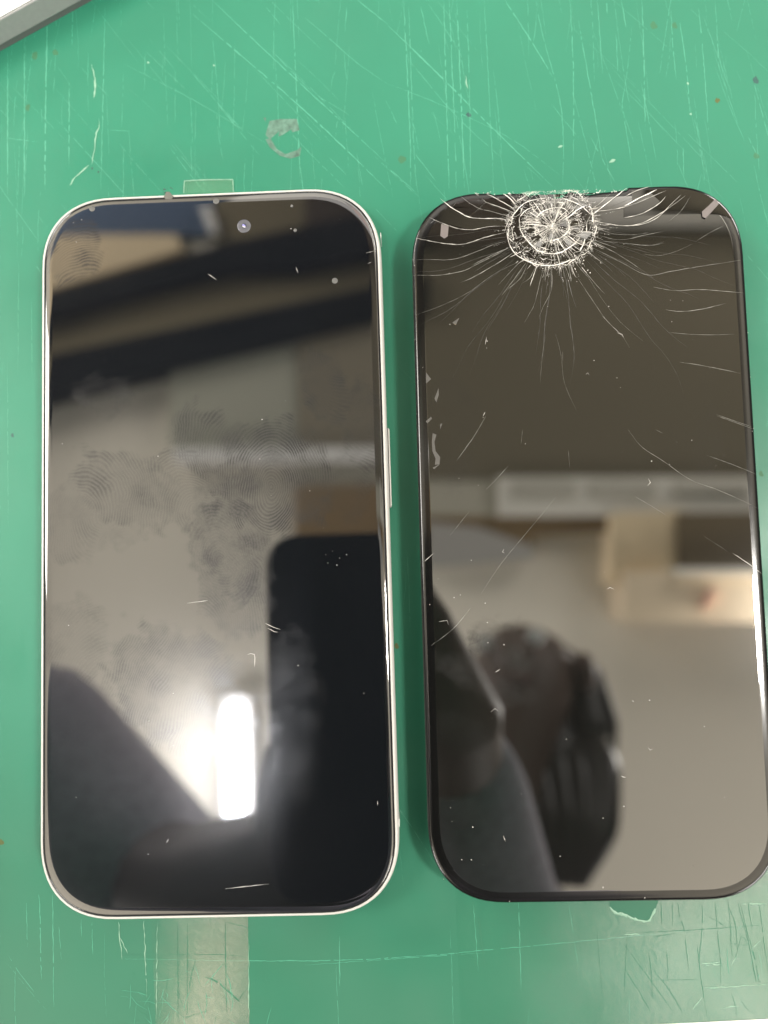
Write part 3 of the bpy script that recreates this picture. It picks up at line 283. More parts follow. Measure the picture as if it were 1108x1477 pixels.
def film_mat(x0, x1, gloss, d0, d1, col):
    m = bpy.data.materials.new('glare_film'); n, l = nodes(m); n.remove(n['Principled BSDF']); out = n['Material Output']
    tc = n.new('ShaderNodeTexCoord'); v = n.new('ShaderNodeTexNoise'); v.inputs['Scale'].default_value = 420; v.inputs['Detail'].default_value = 5; v.inputs['Distortion'].default_value = 1.2
    l.new(tc.outputs['Object'], v.inputs['Vector']); bp = n.new('ShaderNodeBump'); bp.inputs['Strength'].default_value = .9; bp.inputs['Distance'].default_value = .00012; l.new(v.outputs['Fac'], bp.inputs['Height'])
    gl = n.new('ShaderNodeBsdfGlossy'); gl.inputs['Roughness'].default_value = .2; l.new(bp.outputs[0], gl.inputs['Normal'])
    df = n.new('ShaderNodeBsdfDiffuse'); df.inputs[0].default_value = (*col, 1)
    t = n.new('ShaderNodeBsdfTransparent'); t.inputs[0].default_value = (.98, .99, .985, 1)
    n2 = n.new('ShaderNodeTexNoise'); n2.inputs['Scale'].default_value = 60; n2.inputs['Detail'].default_value = 6; l.new(tc.outputs['Object'], n2.inputs['Vector'])
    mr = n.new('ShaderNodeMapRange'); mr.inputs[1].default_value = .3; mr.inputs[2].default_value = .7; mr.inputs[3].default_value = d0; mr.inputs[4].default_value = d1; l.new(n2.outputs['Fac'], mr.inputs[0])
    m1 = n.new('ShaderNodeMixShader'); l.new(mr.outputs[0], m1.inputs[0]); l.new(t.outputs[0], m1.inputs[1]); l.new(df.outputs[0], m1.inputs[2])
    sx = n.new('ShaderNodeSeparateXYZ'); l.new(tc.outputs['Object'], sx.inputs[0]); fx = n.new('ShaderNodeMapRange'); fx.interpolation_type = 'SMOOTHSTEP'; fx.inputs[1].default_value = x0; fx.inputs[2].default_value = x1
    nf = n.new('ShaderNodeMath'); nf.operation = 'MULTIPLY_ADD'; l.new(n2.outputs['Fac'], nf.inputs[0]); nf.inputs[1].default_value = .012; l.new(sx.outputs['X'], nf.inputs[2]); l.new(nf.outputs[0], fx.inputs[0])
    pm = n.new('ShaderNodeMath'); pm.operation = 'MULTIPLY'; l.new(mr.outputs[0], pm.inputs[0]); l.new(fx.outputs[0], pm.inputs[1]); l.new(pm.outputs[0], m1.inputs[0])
    pg = n.new('ShaderNodeMath'); pg.operation = 'MULTIPLY'; pg.inputs[0].default_value = gloss; l.new(fx.outputs[0], pg.inputs[1])
    m2 = n.new('ShaderNodeMixShader'); l.new(pg.outputs[0], m2.inputs[0]); l.new(m1.outputs[0], m2.inputs[1]); l.new(gl.outputs[0], m2.inputs[2])
    l.new(m2.outputs[0], out.inputs['Surface']); return m
M_film_glare = film_mat(-.012, .005, .10, .04, .20, (.62, .62, .49)); M_film2 = film_mat(.058, .098, .06, .02, .08, (.6, .7, .64))  # pale film tints put lamp glare into the colour, cream on the first
def clear_mat():
    m = bpy.data.materials.new('clear_plastic'); n, l = nodes(m); b = n['Principled BSDF']; out = n['Material Output']
    b.inputs['Base Color'].default_value = (.75, .8, .7, 1); b.inputs['Roughness'].default_value = .15
    t = n.new('ShaderNodeBsdfTransparent'); t.inputs[0].default_value = (.93, .98, .94, 1); mx = n.new('ShaderNodeMixShader'); mx.inputs[0].default_value = .035
    l.new(t.outputs[0], mx.inputs[1]); l.new(b.outputs[0], mx.inputs[2]); l.new(mx.outputs[0], out.inputs['Surface']); return m
M_clear = clear_mat()
RC = dict(slot=(.50, .47, .40), olive=(.22, .185, .115), black=(.008, .010, .010), tan=(.80, .64, .42), tan2=(.72, .59, .42), navy=(.10, .14, .21), umber=(.09, .07, .05), white=(.85, .82, .78), greygreen=(.42, .41, .33),
          greybrown=(.27, .235, .17), greywarm=(.46, .43, .35), brown=(.24, .165, .085), darkgrey=(.165, .142, .098), pale=(.76, .72, .64), bluegrey=(.42, .40, .37), darkbrown=(.14, .105, .06), red=(.66, .38, .29), redbrown=(.30, .09, .04))
RM = {k: mat('room_' + k, v, .8, spec=.06) for k, v in RC.items()}

# ------------------------------------------------------------------ the setting: mat, ceiling
MAT = mesh('desk_mat', *[(lambda x0, x1, y0, y1, z: ([(x0, y0, z), (x1, y0, z), (x1, y1, z), (x0, y1, z), (x0, y0, 0), (x1, y0, 0), (x1, y1, 0), (x0, y1, 0)], [(3, 2, 1, 0), (4, 5, 6, 7), (0, 1, 5, 4), (1, 2, 6, 5), (2, 3, 7, 6), (3, 0, 4, 7)]))(-.75, .85, -.30, .55, -.003)][0], M_mat, kind='structure')
rng = random.Random(3)
ridges('scratch', SCRATCH, .006, .012, M_scr, MAT, rng, wob=.5, gaps=.10, jit=.07)
fine = []
for k in range(420):
    x = rng.uniform(-80, 170); y = rng.uniform(65, 130) if rng.random() < .72 else rng.uniform(-115, 65)
    if x > 20 and y > 65: a = rng.choice((90, 97, 100, 80, 128, 130, 100)) + rng.gauss(0, 4)
    else: a = rng.choice((90, 91, 88, 128)) + rng.gauss(0, 3)
    L = rng.uniform(2, 28) * (1 if y > 65 else .7); a = radians(a); d = (cos(a) * L / 2, sin(a) * L / 2)
    fine.append(([(x - d[0], y - d[1]), (x + rng.uniform(-.3, .3), y), (x + d[0], y + d[1])], rng.uniform(.03, .085)))
ridges('fine_scratch', fine, .005, .008, M_scr, MAT, rng, wob=.6, gaps=.15, jit=.06)
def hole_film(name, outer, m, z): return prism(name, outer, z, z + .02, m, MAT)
hole_film('film', FILM1, M_film_glare, .03); hole_film('film', FILM2, M_film2, .03)
prism('torn_patch', HOLE, .056, .062, mat('bare_mat', (.018, .125, .072), .38), MAT)
ridges('groove', GROOVE, .052, .012, M_groove, MAT, rng, wob=.4, jit=.05, gaps=.04)
ridges('peel', PEEL, .054, .03, M_peel, MAT, rng, wob=.7, jit=.12, gaps=.05)
hl = [(HOLE[i], HOLE[i + 1]) for i in range(3, len(HOLE) - 1)]
ridges('torn_edge', [([a, b], .45) for a, b in hl], .06, .05, M_peel, MAT, rng, wob=.7, jit=.12, taper=False)
gr = []
for k in range(260):       # crazing of the film at the lower edge
    if rng.random() < .5: x, y = rng.uniform(98, 150), rng.uniform(-112, -80)
    else: x, y = rng.uniform(-22, 8), rng.uniform(-112, -86)
    a = rng.choice((0, 90, 60, 120, 90)) + rng.gauss(0, 14); L = rng.uniform(1, 6); a = radians(a); d = (cos(a) * L / 2, sin(a) * L / 2)
    gr.append(([(x - d[0], y - d[1]), (x + rng.uniform(-.5, .5), y + rng.uniform(-.3, .3)), (x + d[0], y + d[1])], rng.uniform(.05, .11)))
ridges('film_crease', gr[:150], .052, .012, M_scr, MAT, rng, wob=.6, jit=.08); ridges('film_crease', gr[150:], .052, .012, M_groove, MAT, rng, wob=.6, jit=.08)
for (c, r, k) in STAINS:
    r *= .72
    n = 22; ph = rng.uniform(0, 6)
    pts = [(c[0] + r * (1 + .25 * sin(2 * i * 2 * pi / n + ph) + rng.uniform(-.12, .12)) * cos(i * 2 * pi / n) * .85, c[1] + r * (1 + .2 * sin(3 * i * 2 * pi / n + ph) + rng.uniform(-.12, .12)) * sin(i * 2 * pi / n)) for i in range(n)]
    prism('stain', pts, .004, .012, ST[k], MAT)
for i, pts in enumerate(RESIDUE): prism('residue', pts, .004, .03 + .007 * i, M_res, MAT)

CEIL_O = mesh('ceiling', [(-2.4, -2.2, 1.7), (2.4, -2.2, 1.7), (2.4, 2.4, 1.7), (-2.4, 2.4, 1.7), (-2.4, -2.2, 1.78), (2.4, -2.2, 1.78), (2.4, 2.4, 1.78), (-2.4, 2.4, 1.78)], [(3, 2, 1, 0), (4, 5, 6, 7), (0, 1, 5, 4), (1, 2, 6, 5), (2, 3, 7, 6), (3, 0, 4, 7)], mat('ceiling_plaster', (.74, .68, .57), .9), kind='structure')
for (nm, pts, z, c) in CEIL: prism(nm, pts, z, 1.6985, RM[c], CEIL_O, unit=1.)  # the small white slab stands for a highlight mirrored in the intact screen
# lamp tube mirrored in the intact screen
LT = thing('tube_lamp', 'bright white tube lamp mirrored in the lower half of the white framed phone', 'lamp', (TUBE[0][0], (TUBE[0][1] + TUBE[1][1]) / 2, 1.62))
hl_ = abs(TUBE[0][1] - TUBE[1][1]) / 2
def tube(name, r, y0, y1, m, parent, z=0, k=16, dome=True):
    V = []; F = []; prof = [(y0 + r - r * cos(t * pi / 8), r * sin(t * pi / 8)) for t in range(1, 5)] + [(y1 - r + r * cos(t * pi / 8), r * sin(t * pi / 8)) for t in range(4, 0, -1)]
    for (y, q) in prof: V += [(q * cos(2 * pi * i / k), y, z + q * sin(2 * pi * i / k)) for i in range(k)]
    for a in range(len(prof) - 1):
        for i in range(k): F.append((a * k + i, a * k + (i + 1) % k, (a + 1) * k + (i + 1) % k, (a + 1) * k + i))
    F += [tuple(range(k)), tuple(reversed(range((len(prof) - 1) * k, len(prof) * k)))]
    return mesh(name, V, F, m, parent, True)
M_em = mat('lamp_glow', (1, 1, 1), .5); M_em.node_tree.nodes['Principled BSDF'].inputs['Emission Color'].default_value = (.93, .94, 1, 1); M_em.node_tree.nodes['Principled BSDF'].inputs['Emission Strength'].default_value = 300
tube('bulb', .016, -hl_, hl_, M_em, LT)
prism('housing', [(-.028, -hl_ - .02), (.028, -hl_ - .02), (.028, hl_ + .02), (-.028, hl_ + .02)], .026, .0785, RM['white'], LT, unit=1.)

# ------------------------------------------------------------------ the intact phone
PH = thing('phone', 'intact phone in a white frame with smudged glossy black screen', 'phone', (0, 0, 0))
w, h, r = 71.6, 147.6, 15.6
def o1(i): return sup(w - 2 * i, h - 2 * i, r - i * .9)
loft('frame', [(o1(1.6), .15), (o1(.8), .3), (o1(.25), 1.1), (o1(0), 2.4), (o1(0), 5.4), (o1(.10), 6.6), (o1(.28), 7.2), (o1(.50), 7.45), (o1(.70), 7.48), (o1(.78), 7.4), (o1(.80), 6.9)], M_white, PH, cap_top=True)
loft('seal', [(o1(.76), 7.0), (o1(.76), 7.3), (o1(1.4), 7.3)], M_gap, PH)
loft('screen', [(o1(1.0), 7.0), (o1(1.0), 7.5), (o1(1.06), 7.62), (o1(1.2), 7.69), (o1(1.5), 7.735), (o1(2.0), 7.775), (o1(2.5), 7.796), (o1(2.75), 7.8)], M_glass1, PH)
SCR = PH.children[-1]
# display area edge seen as a hairline under the glass
def side_patch(name, pts_z, m):  # small pieces proud of the frame side
    return mesh(name, *pts_z, m, PH)
def capsule_box(name, cx, cy, wx, wy, z0, z1, m, parent, rr):
    pts = sup(wx, wy, rr, 2.0, 5)
    return loft(name, [([(cx + a * .9, cy + b * .985) for a, b in pts], z0), ([(cx + a, cy + b) for a, b in pts], z0 + .3), ([(cx + a, cy + b) for a, b in pts], z1 - .3), ([(cx + a * .9, cy + b * .985) for a, b in pts], z1)], m, parent)
capsule_box('side_button', 35.95, 14.6, .7, 16.6, 2.2, 4.6, M_white, PH, .45)
for (x, y, wx, wy) in ((-35.78, 61.6, .14, 1.1), (35.78, 63.4, .14, 1.1), (35.82, -56.6, .2, 1.5), (19.6, 73.75, 1.3, .22), (-20.4, -73.75, 1.2, .22)):
    prism('antenna_band', [(x - wx / 2, y - wy / 2), (x + wx / 2, y - wy / 2), (x + wx / 2, y + wy / 2), (x - wx / 2, y + wy / 2)], 1.6, 6.2, M_plast, PH)
def disc(name, c, r, z0, z1, m, parent, dome=.3, k=24):
    R = lambda q: [(c[0] + r * q * cos(2 * pi * i / k), c[1] + r * q * sin(2 * pi * i / k)) for i in range(k)]
    return loft(name, [(R(1), z0), (R(1), z0 + (z1 - z0) * .4), (R(.8), z0 + (z1 - z0) * .8), (R(.4), z1)], m, parent)
LN = disc('camera_lens', LENS1, 1.45, 7.79, 7.83, M_lensr, PH)
disc('lens_core', (LENS1[0] + .05, LENS1[1] + .02), .55, 7.83, 7.87, M_lens, LN)
for dx, dy, q in ((-.12, .16, .22), (.12, -.02, .2), (.2, -.28, .14), (-.2, -.1, .1), (-.02, -.2, .12)): disc('lens_glint', (LENS1[0] + dx, LENS1[1] + dy), q, 7.872, 7.885, M_lens_glint if q > .15 else M_dust_and_glint, LN, k=10)  # lens highlights put in as small blue and pale discs
for (c, q) in DOTS1: disc('bubble', c, q, 7.80, 7.86, M_dot, PH)
def specks(name, pts, z, m, parent, lo=.05, hi=.13, seed=2):
    V = []; F = []; g = random.Random(seed)
    for (x, y) in pts:
        q = g.uniform(lo, hi); b = len(V); a0 = g.uniform(0, 6); e = g.uniform(.6, 1.5)
        V += [((x + q * e * cos(a0 + i * 2 * pi / 5) * g.uniform(.7, 1.2)) * MM, (y + q * sin(a0 + i * 2 * pi / 5) * g.uniform(.7, 1.2)) * MM, z * MM) for i in range(5)] + [(x * MM, y * MM, (z + q * .8) * MM)]
        F += [(b + i, b + (i + 1) % 5, b + 5) for i in range(5)]
    return mesh(name, V, F, m, parent, kind='stuff')
g = random.Random(8)
specks('dust', SPECKS1, 7.803, M_dust_and_glint, PH, .05, .12)
specks('fine_dust', [(g.uniform(-32, 32), g.uniform(-69, 69)) for _ in range(170)], 7.803, M_dot, PH, .02, .06, 4)
ridges('lint', [(a, .10) for a in HAIRS1], 7.803, .04, M_dust_and_glint, PH, rng, jit=.03)
TB = prism('pull_tab', TAB1, .30, .42, M_clear, PH, bevel=.0)
t = TAB1
ridges('tab_edge', [([t[0], t[1]], .14), ([t[1], ((t[1][0] + t[2][0]) / 2, t[1][1] + .05), t[2]], .16), ([t[2], t[3]], .16)], .42, .02, M_peel, PH, rng, taper=False, jit=.02, kind=None)
prism('dirt_clump', [(DIRT1[0][0], DIRT1[0][1] - .5), (DIRT1[1][0], DIRT1[1][1]), (DIRT1[1][0] + .6, DIRT1[1][1] - .1), (DIRT1[2][0], DIRT1[2][1] - .2), (DIRT1[3][0], DIRT1[3][1] - .3), (DIRT1[3][0] - .4, DIRT1[3][1] - .9), (DIRT1[0][0] + .5, DIRT1[0][1] - 1.0)], 7.2, 7.72, mat('grime', (.10, .10, .085), .7), PH)
gl = []
for k in range(26): gl.append((DIRT1[1][0] + g.gauss(.1, .7), DIRT1[1][1] + g.gauss(.2, .5)))
specks('grime_dust', gl, 7.55, ST[3], PH, .06, .16, 7)

# ------------------------------------------------------------------ the shattered phone
BX, BY = 75.7854, -.4601
CP = thing('phone', 'black phone with shattered glass and a round crack web at its top edge', 'phone', (BX * MM, BY * MM, 0))
w2, h2, r2 = 67.93, 143.0, 15.2; yaw = -.0056908
def top_delta(x, y):
    if y < h2 / 2 - 2.5: return 0.
    T = sorted(TOPEDGE)
    if x <= T[0][0] or x >= T[-1][0]: return 0.
    for a, b in zip(T, T[1:]):
        if a[0] <= x <= b[0] and b[0] > a[0]:
            return a[1] + (b[1] - a[1]) * (x - a[0]) / (b[0] - a[0])
    return 0.
def o2(i, jag=0., n=2.35):
    pts = sup(w2 - 2 * i, h2 - 2 * i, r2 - i * .9, n)
    # add points along the top edge so that it can be broken
    k = 15; a, b = pts[k - 1], pts[k]; a, b = pts[14], pts[15]
    mid = [(a[0] + (b[0] - a[0]) * q / 90, a[1]) for q in range(1, 90)]
    pts = pts[:15] + mid + pts[15:]
    out = []
    for (x, y) in pts:
        X, Y = x * cos(yaw) - y * sin(yaw), x * sin(yaw) + y * cos(yaw)
        if jag:
            d = top_delta(X, y + i)
            if d: Y = Y + (d - (h2 / 2 + X * sin(yaw))) * jag
        out.append((X, Y))
    return out
loft('body', [(o2(1.8), .6), (o2(.9), .8), (o2(.35), 1.6), (o2(.12), 3.0), (o2(.1, .6), 5.6), (o2(.35, .8), 6.55), (o2(.5, .8), 6.6)], M_body2, CP)
loft('rim', [(o2(.08), 5.1), (o2(-.03), 5.2), (o2(-.03), 5.4), (o2(.08), 5.5)], M_rim2, CP, cap_bottom=False, cap_top=False)
loft('cover_glass', [(o2(.3, 1), 6.6), (o2(.08, 1), 6.72), (o2(.0, 1), 6.95), (o2(.06, 1), 7.25), (o2(.22, 1), 7.5), (o2(.5, 1), 7.64), (o2(.95, 1), 7.73), (o2(1.5, .8), 7.775), (o2(2.3, .4), 7.795)], M_bezel2, CP)
loft('display', [(o2(2.15), 7.7), (o2(2.15), 7.80), (o2(2.3), 7.806)], M_glass2, CP, smooth=False)
ZD = 7.806
def in_outline(x, y): return abs(x) < w2 / 2 - .3 and y < h2 / 2 - .3
# cracks, each a ridge of split glass
for i, (pts, wd) in enumerate(CRACKS):
    V = []; F = []; ridge_data(V, F, pts, wd * (.72 if wd >= .2 else .5), ZD + (.26 if sum(p[1] for p in pts) / len(pts) > h2 / 2 - 8.5 else .004), .025, rng, jit=wd * .2, wob=.6, gaps=.0)
    mesh('crack', V, F, M_crack if wd >= .14 else M_crack2, CP)
IX, IY = IMPACT
hair = []
for k in range(50):
    a = rng.uniform(pi * .92, 2.12 * pi) if rng.random() < .85 else rng.uniform(0, 2 * pi); q0 = rng.uniform(8.5, 11); q1 = q0 + rng.choice((5, 8, 14, 24, 34)) * rng.uniform(.5, 1.2); b_ = rng.gauss(0, .0022)
    P_ = []
    for t in range(9):
        q = q0 + (q1 - q0) * t / 8; aa = a + b_ * (q - q0) * (1 + .02 * q) + .012 * sin(q * .4 + k)
        x, y = IX + q * cos(aa), IY + q * sin(aa)
        if abs(x) < w2 / 2 - .8 and y < h2 / 2 - .9: P_.append((x, y))
        else: break
    if len(P_) > 2: hair.append((P_, rng.uniform(.028, .055)))
ridges('hairline_crack', hair, ZD + .003, .015, mat('hairline', (.06, .058, .052), .3), CP, rng, wob=.6, jit=.04)
def shard(pts, tilt, z=ZD + .012, th=.05, m=M_shard, name='glass_shard'):
    n = len(pts); cx = sum(p[0] for p in pts) / n; cy = sum(p[1] for p in pts) / n
    tx, ty = radians(tilt[0]), radians(tilt[1])
    hz = [(p[1] - cy) * math.tan(tx) + (p[0] - cx) * math.tan(ty) for p in pts]; lo = min(hz)
    a = sum(pts[i][0] * pts[(i + 1) % n][1] - pts[(i + 1) % n][0] * pts[i][1] for i in range(n))
    if a < 0: pts = pts[::-1]; hz = hz[::-1]
    V = [(p[0] * MM, p[1] * MM, (z - .01) * MM) for p in pts] + [(p[0] * MM, p[1] * MM, (z + th + q - lo) * MM) for p, q in zip(pts, hz)]
    F = [tuple(range(n, 2 * n))] + [(i, (i + 1) % n, n + (i + 1) % n, n + i) for i in range(n)]
    return mesh(name, V, F, m, CP)
def inside(x, y, i, n=2.35):
    a, b, r = w2 / 2 - i, h2 / 2 - i, r2 - i * .9
    x, y = abs(x), abs(y)
    if x > a or y > b: return False
    dx, dy = x - (a - r), y - (b - r)
    return dx <= 0 or dy <= 0 or (dx / r) ** n + (dy / r) ** n <= 1
def pull_in(pts, i):
    out = []
    for a, b in zip(pts, list(pts[1:]) + [pts[0]]):
        for k in range(4):
            x, y = a[0] + (b[0] - a[0]) * k / 4, a[1] + (b[1] - a[1]) * k / 4
            X, Y = x * cos(-yaw) - y * sin(-yaw), x * sin(-yaw) + y * cos(-yaw); m = 0
            while not inside(X, Y, i) and m < 200: X *= .995; Y *= .995; m += 1
            out.append((X * cos(yaw) - Y * sin(yaw), X * sin(yaw) + Y * cos(yaw)))
    return out
for i, (pts, t) in enumerate(SHARDS):
    pts = pull_in(pts, 1.5); shard(pts, (t[0] * .12, t[1] * .14) if i else (3.2, .4))
IX, IY = IMPACT
rings_ = [1.1, 3.3, 5.7, 8.7]; NS = 26
ang = [2 * pi * k / NS + rng.uniform(-.08, .08) for k in range(NS)]
rad = [[q * rng.uniform(.88, 1.12) for k in range(NS)] for q in rings_]
topy = h2 / 2 - 1.0
def pp(a, q):
    if sin(a) > 0 and IY + q * sin(a) > topy: q = (topy - IY) / sin(a)
    return (IX + q * cos(a), IY + q * sin(a))
for j in range(3):
    for k in range(NS):
        if j == 0 and k % 2: continue
        k2 = (k + (2 if j == 0 else 1)) % NS; a, b = ang[k], ang[k2]
        P4 = [pp(a, rad[j][k] + .1), pp(a, rad[j + 1][k] - .12), pp(b, rad[j + 1][k2] - .12), pp(b, rad[j][k2] + .1)]
        c = (sum(p[0] for p in P4) / 4, sum(p[1] for p in P4) / 4)
        if math.hypot(P4[0][0] - P4[1][0], P4[0][1] - P4[1][1]) < .5 or rng.random() < (.7, .6, .45)[j]: continue
        P4 = [(c[0] + (p[0] - c[0]) * rng.uniform(.6, .98), c[1] + (p[1] - c[1]) * rng.uniform(.6, .98)) for p in P4]
        s = 2.6 if j < 2 else 1.6
        shard(P4, (rng.gauss(0, s), rng.gauss(0, s)), th=.03)
# crushed glass along the rings and radial cracks
fr = []
for k in range(480):
    a = rng.uniform(0, 2 * pi); u = rng.random(); q0 = rng.choice((.6, 2.4, 3.4, 5.6, 8.3)) + rng.gauss(0, .4); q1 = q0 + rng.uniform(.7, 3.2)
    P_ = [(IX + q * cos(a + .03 * sin(q)), min(topy + .4, IY + q * sin(a + .03 * sin(q)))) for q in (q0, (q0 + q1) / 2, q1)]
    fr.append((P_, rng.uniform(.025, .075)))
for q, wd in ((3.3, .12), (5.6, .14), (8.7, .14), (8.2, .1), (5.1, .1), (7.4, .09)):
    for a0 in range(0, 360, 20):
        if rng.random() < .38: continue
        P_ = [(IX + (q + rng.gauss(0, .3)) * cos(radians(a0 + t)) * 1.02, min(topy + .5, IY + (q + rng.gauss(0, .3)) * sin(radians(a0 + t)) * .98)) for t in (0, 7, 14, 21)]
        fr.append((P_, wd * rng.uniform(.5, 1.2)))
ridges('fine_fracture', fr, ZD + .06, .05, M_crack, CP, rng, wob=.8, jit=.06, gaps=.1)
V = []; F = []
def flake(x, y, q, z=None):
    b = len(V); a0 = rng.uniform(0, 6); z = z if z is not None else ZD + .02
    for i in range(3): V.append(((x + q * rng.uniform(.5, 1.3) * cos(a0 + i * 2.1)) * MM, (y + q * rng.uniform(.5, 1.3) * sin(a0 + i * 2.1)) * MM, (z + rng.uniform(0, q * .9)) * MM))
    F.append((b, b + 1, b + 2))
for k in range(7000):
    u = rng.random()
    if u < .34: q = rng.gauss(8.6, .45); a = rng.uniform(0, 2 * pi)
    elif u < .58: q = rng.gauss(5.7, .5); a = rng.uniform(0, 2 * pi)
    elif u < .78: q = rng.gauss(3.4, .4); a = rng.uniform(0, 2 * pi)
    elif u < .9: q = abs(rng.gauss(0, 1.6)); a = rng.uniform(0, 2 * pi)
    else: q = rng.uniform(1, 13); a = rng.choice(ang)
    if 3.4 < a < 4.3 and rng.random() < .5 and 5 < q: q = rng.uniform(5.5, 8.6)
    x, y = IX + q * cos(a) * 1.02, IY + q * sin(a) * .98
    if y > h2 / 2 - .25 or abs(x) > w2 / 2: continue
    flake(x, y, rng.uniform(.025, .08) * (1.9 if rng.random() < .12 else 1))
for (x, y) in TOPEDGE:
    for k in range(5): flake(x + rng.gauss(0, .5), y - .25 + rng.gauss(0, .22), rng.uniform(.06, .2), 7.5)
for k in range(40): x = rng.uniform(-16, 12); flake(x, h2 / 2 - .3 + top_delta(x, h2 / 2) * 0 - rng.uniform(0, .5), rng.uniform(.05, .14), 7.45)
for sx, ys in ((-1, [58, 52, 46.5, 41, 33, 30, 28, 26, 25.4, 24.9, 20, 12]), (1, [52.7, 44, 40, 31, 20, 12, 2])):
    for yy in ys:
        for k in range(3): flake(sx * (w2 / 2 - .25) + rng.gauss(0, .08) + yy * .0057, yy + rng.gauss(0, .25), rng.uniform(.05, .12), 7.35)
mesh('crushed_glass', V, F, M_crush, CP, kind='stuff')
# lifted strip of glass along the top right edge
xs = [-17 + 2.0 * i for i in range(22)]
V = []; F = []; nx = 22; ny = 9
fl = FLAP
x0, x1 = fl[0][0], fl[-1][0]
def lerp_flap(x):
    for a, b in zip(fl, fl[1:]):
        if a[0] <= x <= b[0]: return a[1] + (b[1] - a[1]) * (x - a[0]) / (b[0] - a[0])
    return fl[-1][1]
for i in range(nx):
    x = x0 + (x1 - x0) * i / (nx - 1); yb = lerp_flap(x)
    yt = h2 / 2 - 1.0 + .15 * sin(i) * 0
    dx = x - (w2 / 2 - r2)
    if dx > 0: yt = h2 / 2 - r2 + (max(0, 1 - (dx / r2) ** 2.35)) ** (1 / 2.35) * r2 - 1.0
    for j in range(ny):
        t = j / (ny - 1); V.append((x * MM, (yb + (yt - yb) * t) * MM, (ZD + .012 + 16e-2 * t ** 1.7 * min(1, i / 7) * min(1, (nx - 1 - i) / 6) + .01 * t) * MM))
for i in range(nx - 1):
    for j in range(ny - 1): F.append((i * ny + j, (i + 1) * ny + j, (i + 1) * ny + j + 1, i * ny + j + 1))
fo = mesh('lifted_glass', V, F, M_shard, CP, True)
for i, pts in enumerate(TABS2): prism('adhesive_scrap', pts, ZD + .26 if i else ZD + .02, ZD + .32 if i else ZD + .09, M_scrap, CP)
for pts in SMEAR2: prism('adhesive_smear', pts, ZD + .004, ZD + .02, M_smear, CP)
specks('dust', SPECKS2, ZD + .004, M_dust_and_glint, CP, .05, .13, 9)
specks('fine_dust', [(g.uniform(-31, 31), g.uniform(-69, 69)) for _ in range(120)], ZD + .004, M_smear, CP, .025, .07, 5)
ridges('lint', [(a, .11) for a in HAIRS2], ZD + .004, .05, M_dust_and_glint, CP, rng, jit=.03)

# ------------------------------------------------------------------ silver slab in the corner
fa = Vector((-48.76, 112.14)); fd = Vector((22.26, 11.72)).normalized(); fn = Vector((-fd.y, fd.x))
SB = thing('silver_slab', 'silver grey metal slab with a white top in the far corner of the mat', 'metal slab', (fa.x * MM, fa.y * MM, 0))
def q4(a0, a1, b0, b1): return [tuple(fd * a0 + fn * b0), tuple(fd * a1 + fn * b0), tuple(fd * a1 + fn * b1), tuple(fd * a0 + fn * b1)]
prism('foot_strip', q4(-85, 95, .25, 60), .05, 1.55, M_dark, SB)
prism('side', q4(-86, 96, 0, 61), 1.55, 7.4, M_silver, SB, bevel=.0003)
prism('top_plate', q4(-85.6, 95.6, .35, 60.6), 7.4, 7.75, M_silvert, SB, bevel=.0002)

# ------------------------------------------------------------------ paper at the lower right
PP = mesh('paper_sheet', *(lambda P: ([(x * MM, y * MM, z * MM) for z in (.07, .17) for x, y in P], [tuple(range(len(P) - 1, -1, -1)), tuple(range(len(P), 2 * len(P)))] + [(i, (i + 1) % len(P), len(P) + (i + 1) % len(P), len(P) + i) for i in range(len(P))]))(PAPER[::-1] if False else PAPER), M_paper)
PP['label'] = 'edge of a white paper sheet peeking in below the shattered phone'; PP['category'] = 'paper'

# ------------------------------------------------------------------ photographer and held phone, seen mirrored in the screens
HP = thing('phone', 'dark phone held above the desk, mirrored as a black rounded shape in the screens', 'phone', (0.0146, -.0645, .166))
loft('case', [(sup(64, 145, 14), 0.0), (sup(65.5, 146.5, 14.5), .8), (sup(65.5, 146.5, 14.5), 7.4), (sup(64, 145, 14), 8.2)], mat('phone_case', (.012, .015, .017), .6, spec=.2), HP)
loft('screen', [(sup(61, 142, 9), 8.2), (sup(61, 142, 9), 8.35)], M_shard, HP)
def skinned(name, chains, m, parent, sub=2):
    """chains: lists of (point, radius); joined where points coincide"""
    V = []; E = []; Rr = []; idx = {}
    for ch in chains:
        prev = None
        for (p, q) in ch:
            key = tuple(round(c, 4) for c in p)
            if key not in idx: idx[key] = len(V); V.append(p); Rr.append(q)
            if prev is not None and prev != idx[key]: E.append((prev, idx[key]))
            prev = idx[key]
    me = bpy.data.meshes.new(name); me.from_pydata(V, E, []); o = bpy.data.objects.new(name, me); COL.objects.link(o); o.parent = parent
    o.modifiers.new('skin', 'SKIN'); 
    if not me.skin_vertices: me.attributes
    for i, sv in enumerate(me.skin_vertices[0].data): sv.radius = (Rr[i], Rr[i]) if not isinstance(Rr[i], tuple) else Rr[i]
    me.skin_vertices[0].data[0].use_root = True
    s = o.modifiers.new('sub', 'SUBSURF'); s.levels = sub; s.render_levels = sub
    me.materials.append(m); o.modifiers['skin'].use_smooth_shade = True
    return o
PE = thing('person', 'person in a dark sweater leaning over the desk, mirrored in the shattered screen', 'person', (0, 0, 0))
M_skin = mat('skin', (.10, .06, .045), .55); M_knit = vary(mat('haze_knit', (.34, .31, .37), .9), 200, .25); M_hair = mat('hair', (.010, .009, .009), .5); M_lock_sheen = mat('hair_lock', (.035, .032, .03), .36); M_trou = mat('trousers', (.03, .03, .035), .85)  # skin darkened as if backlit, knit paled with lamp haze, both in the colour
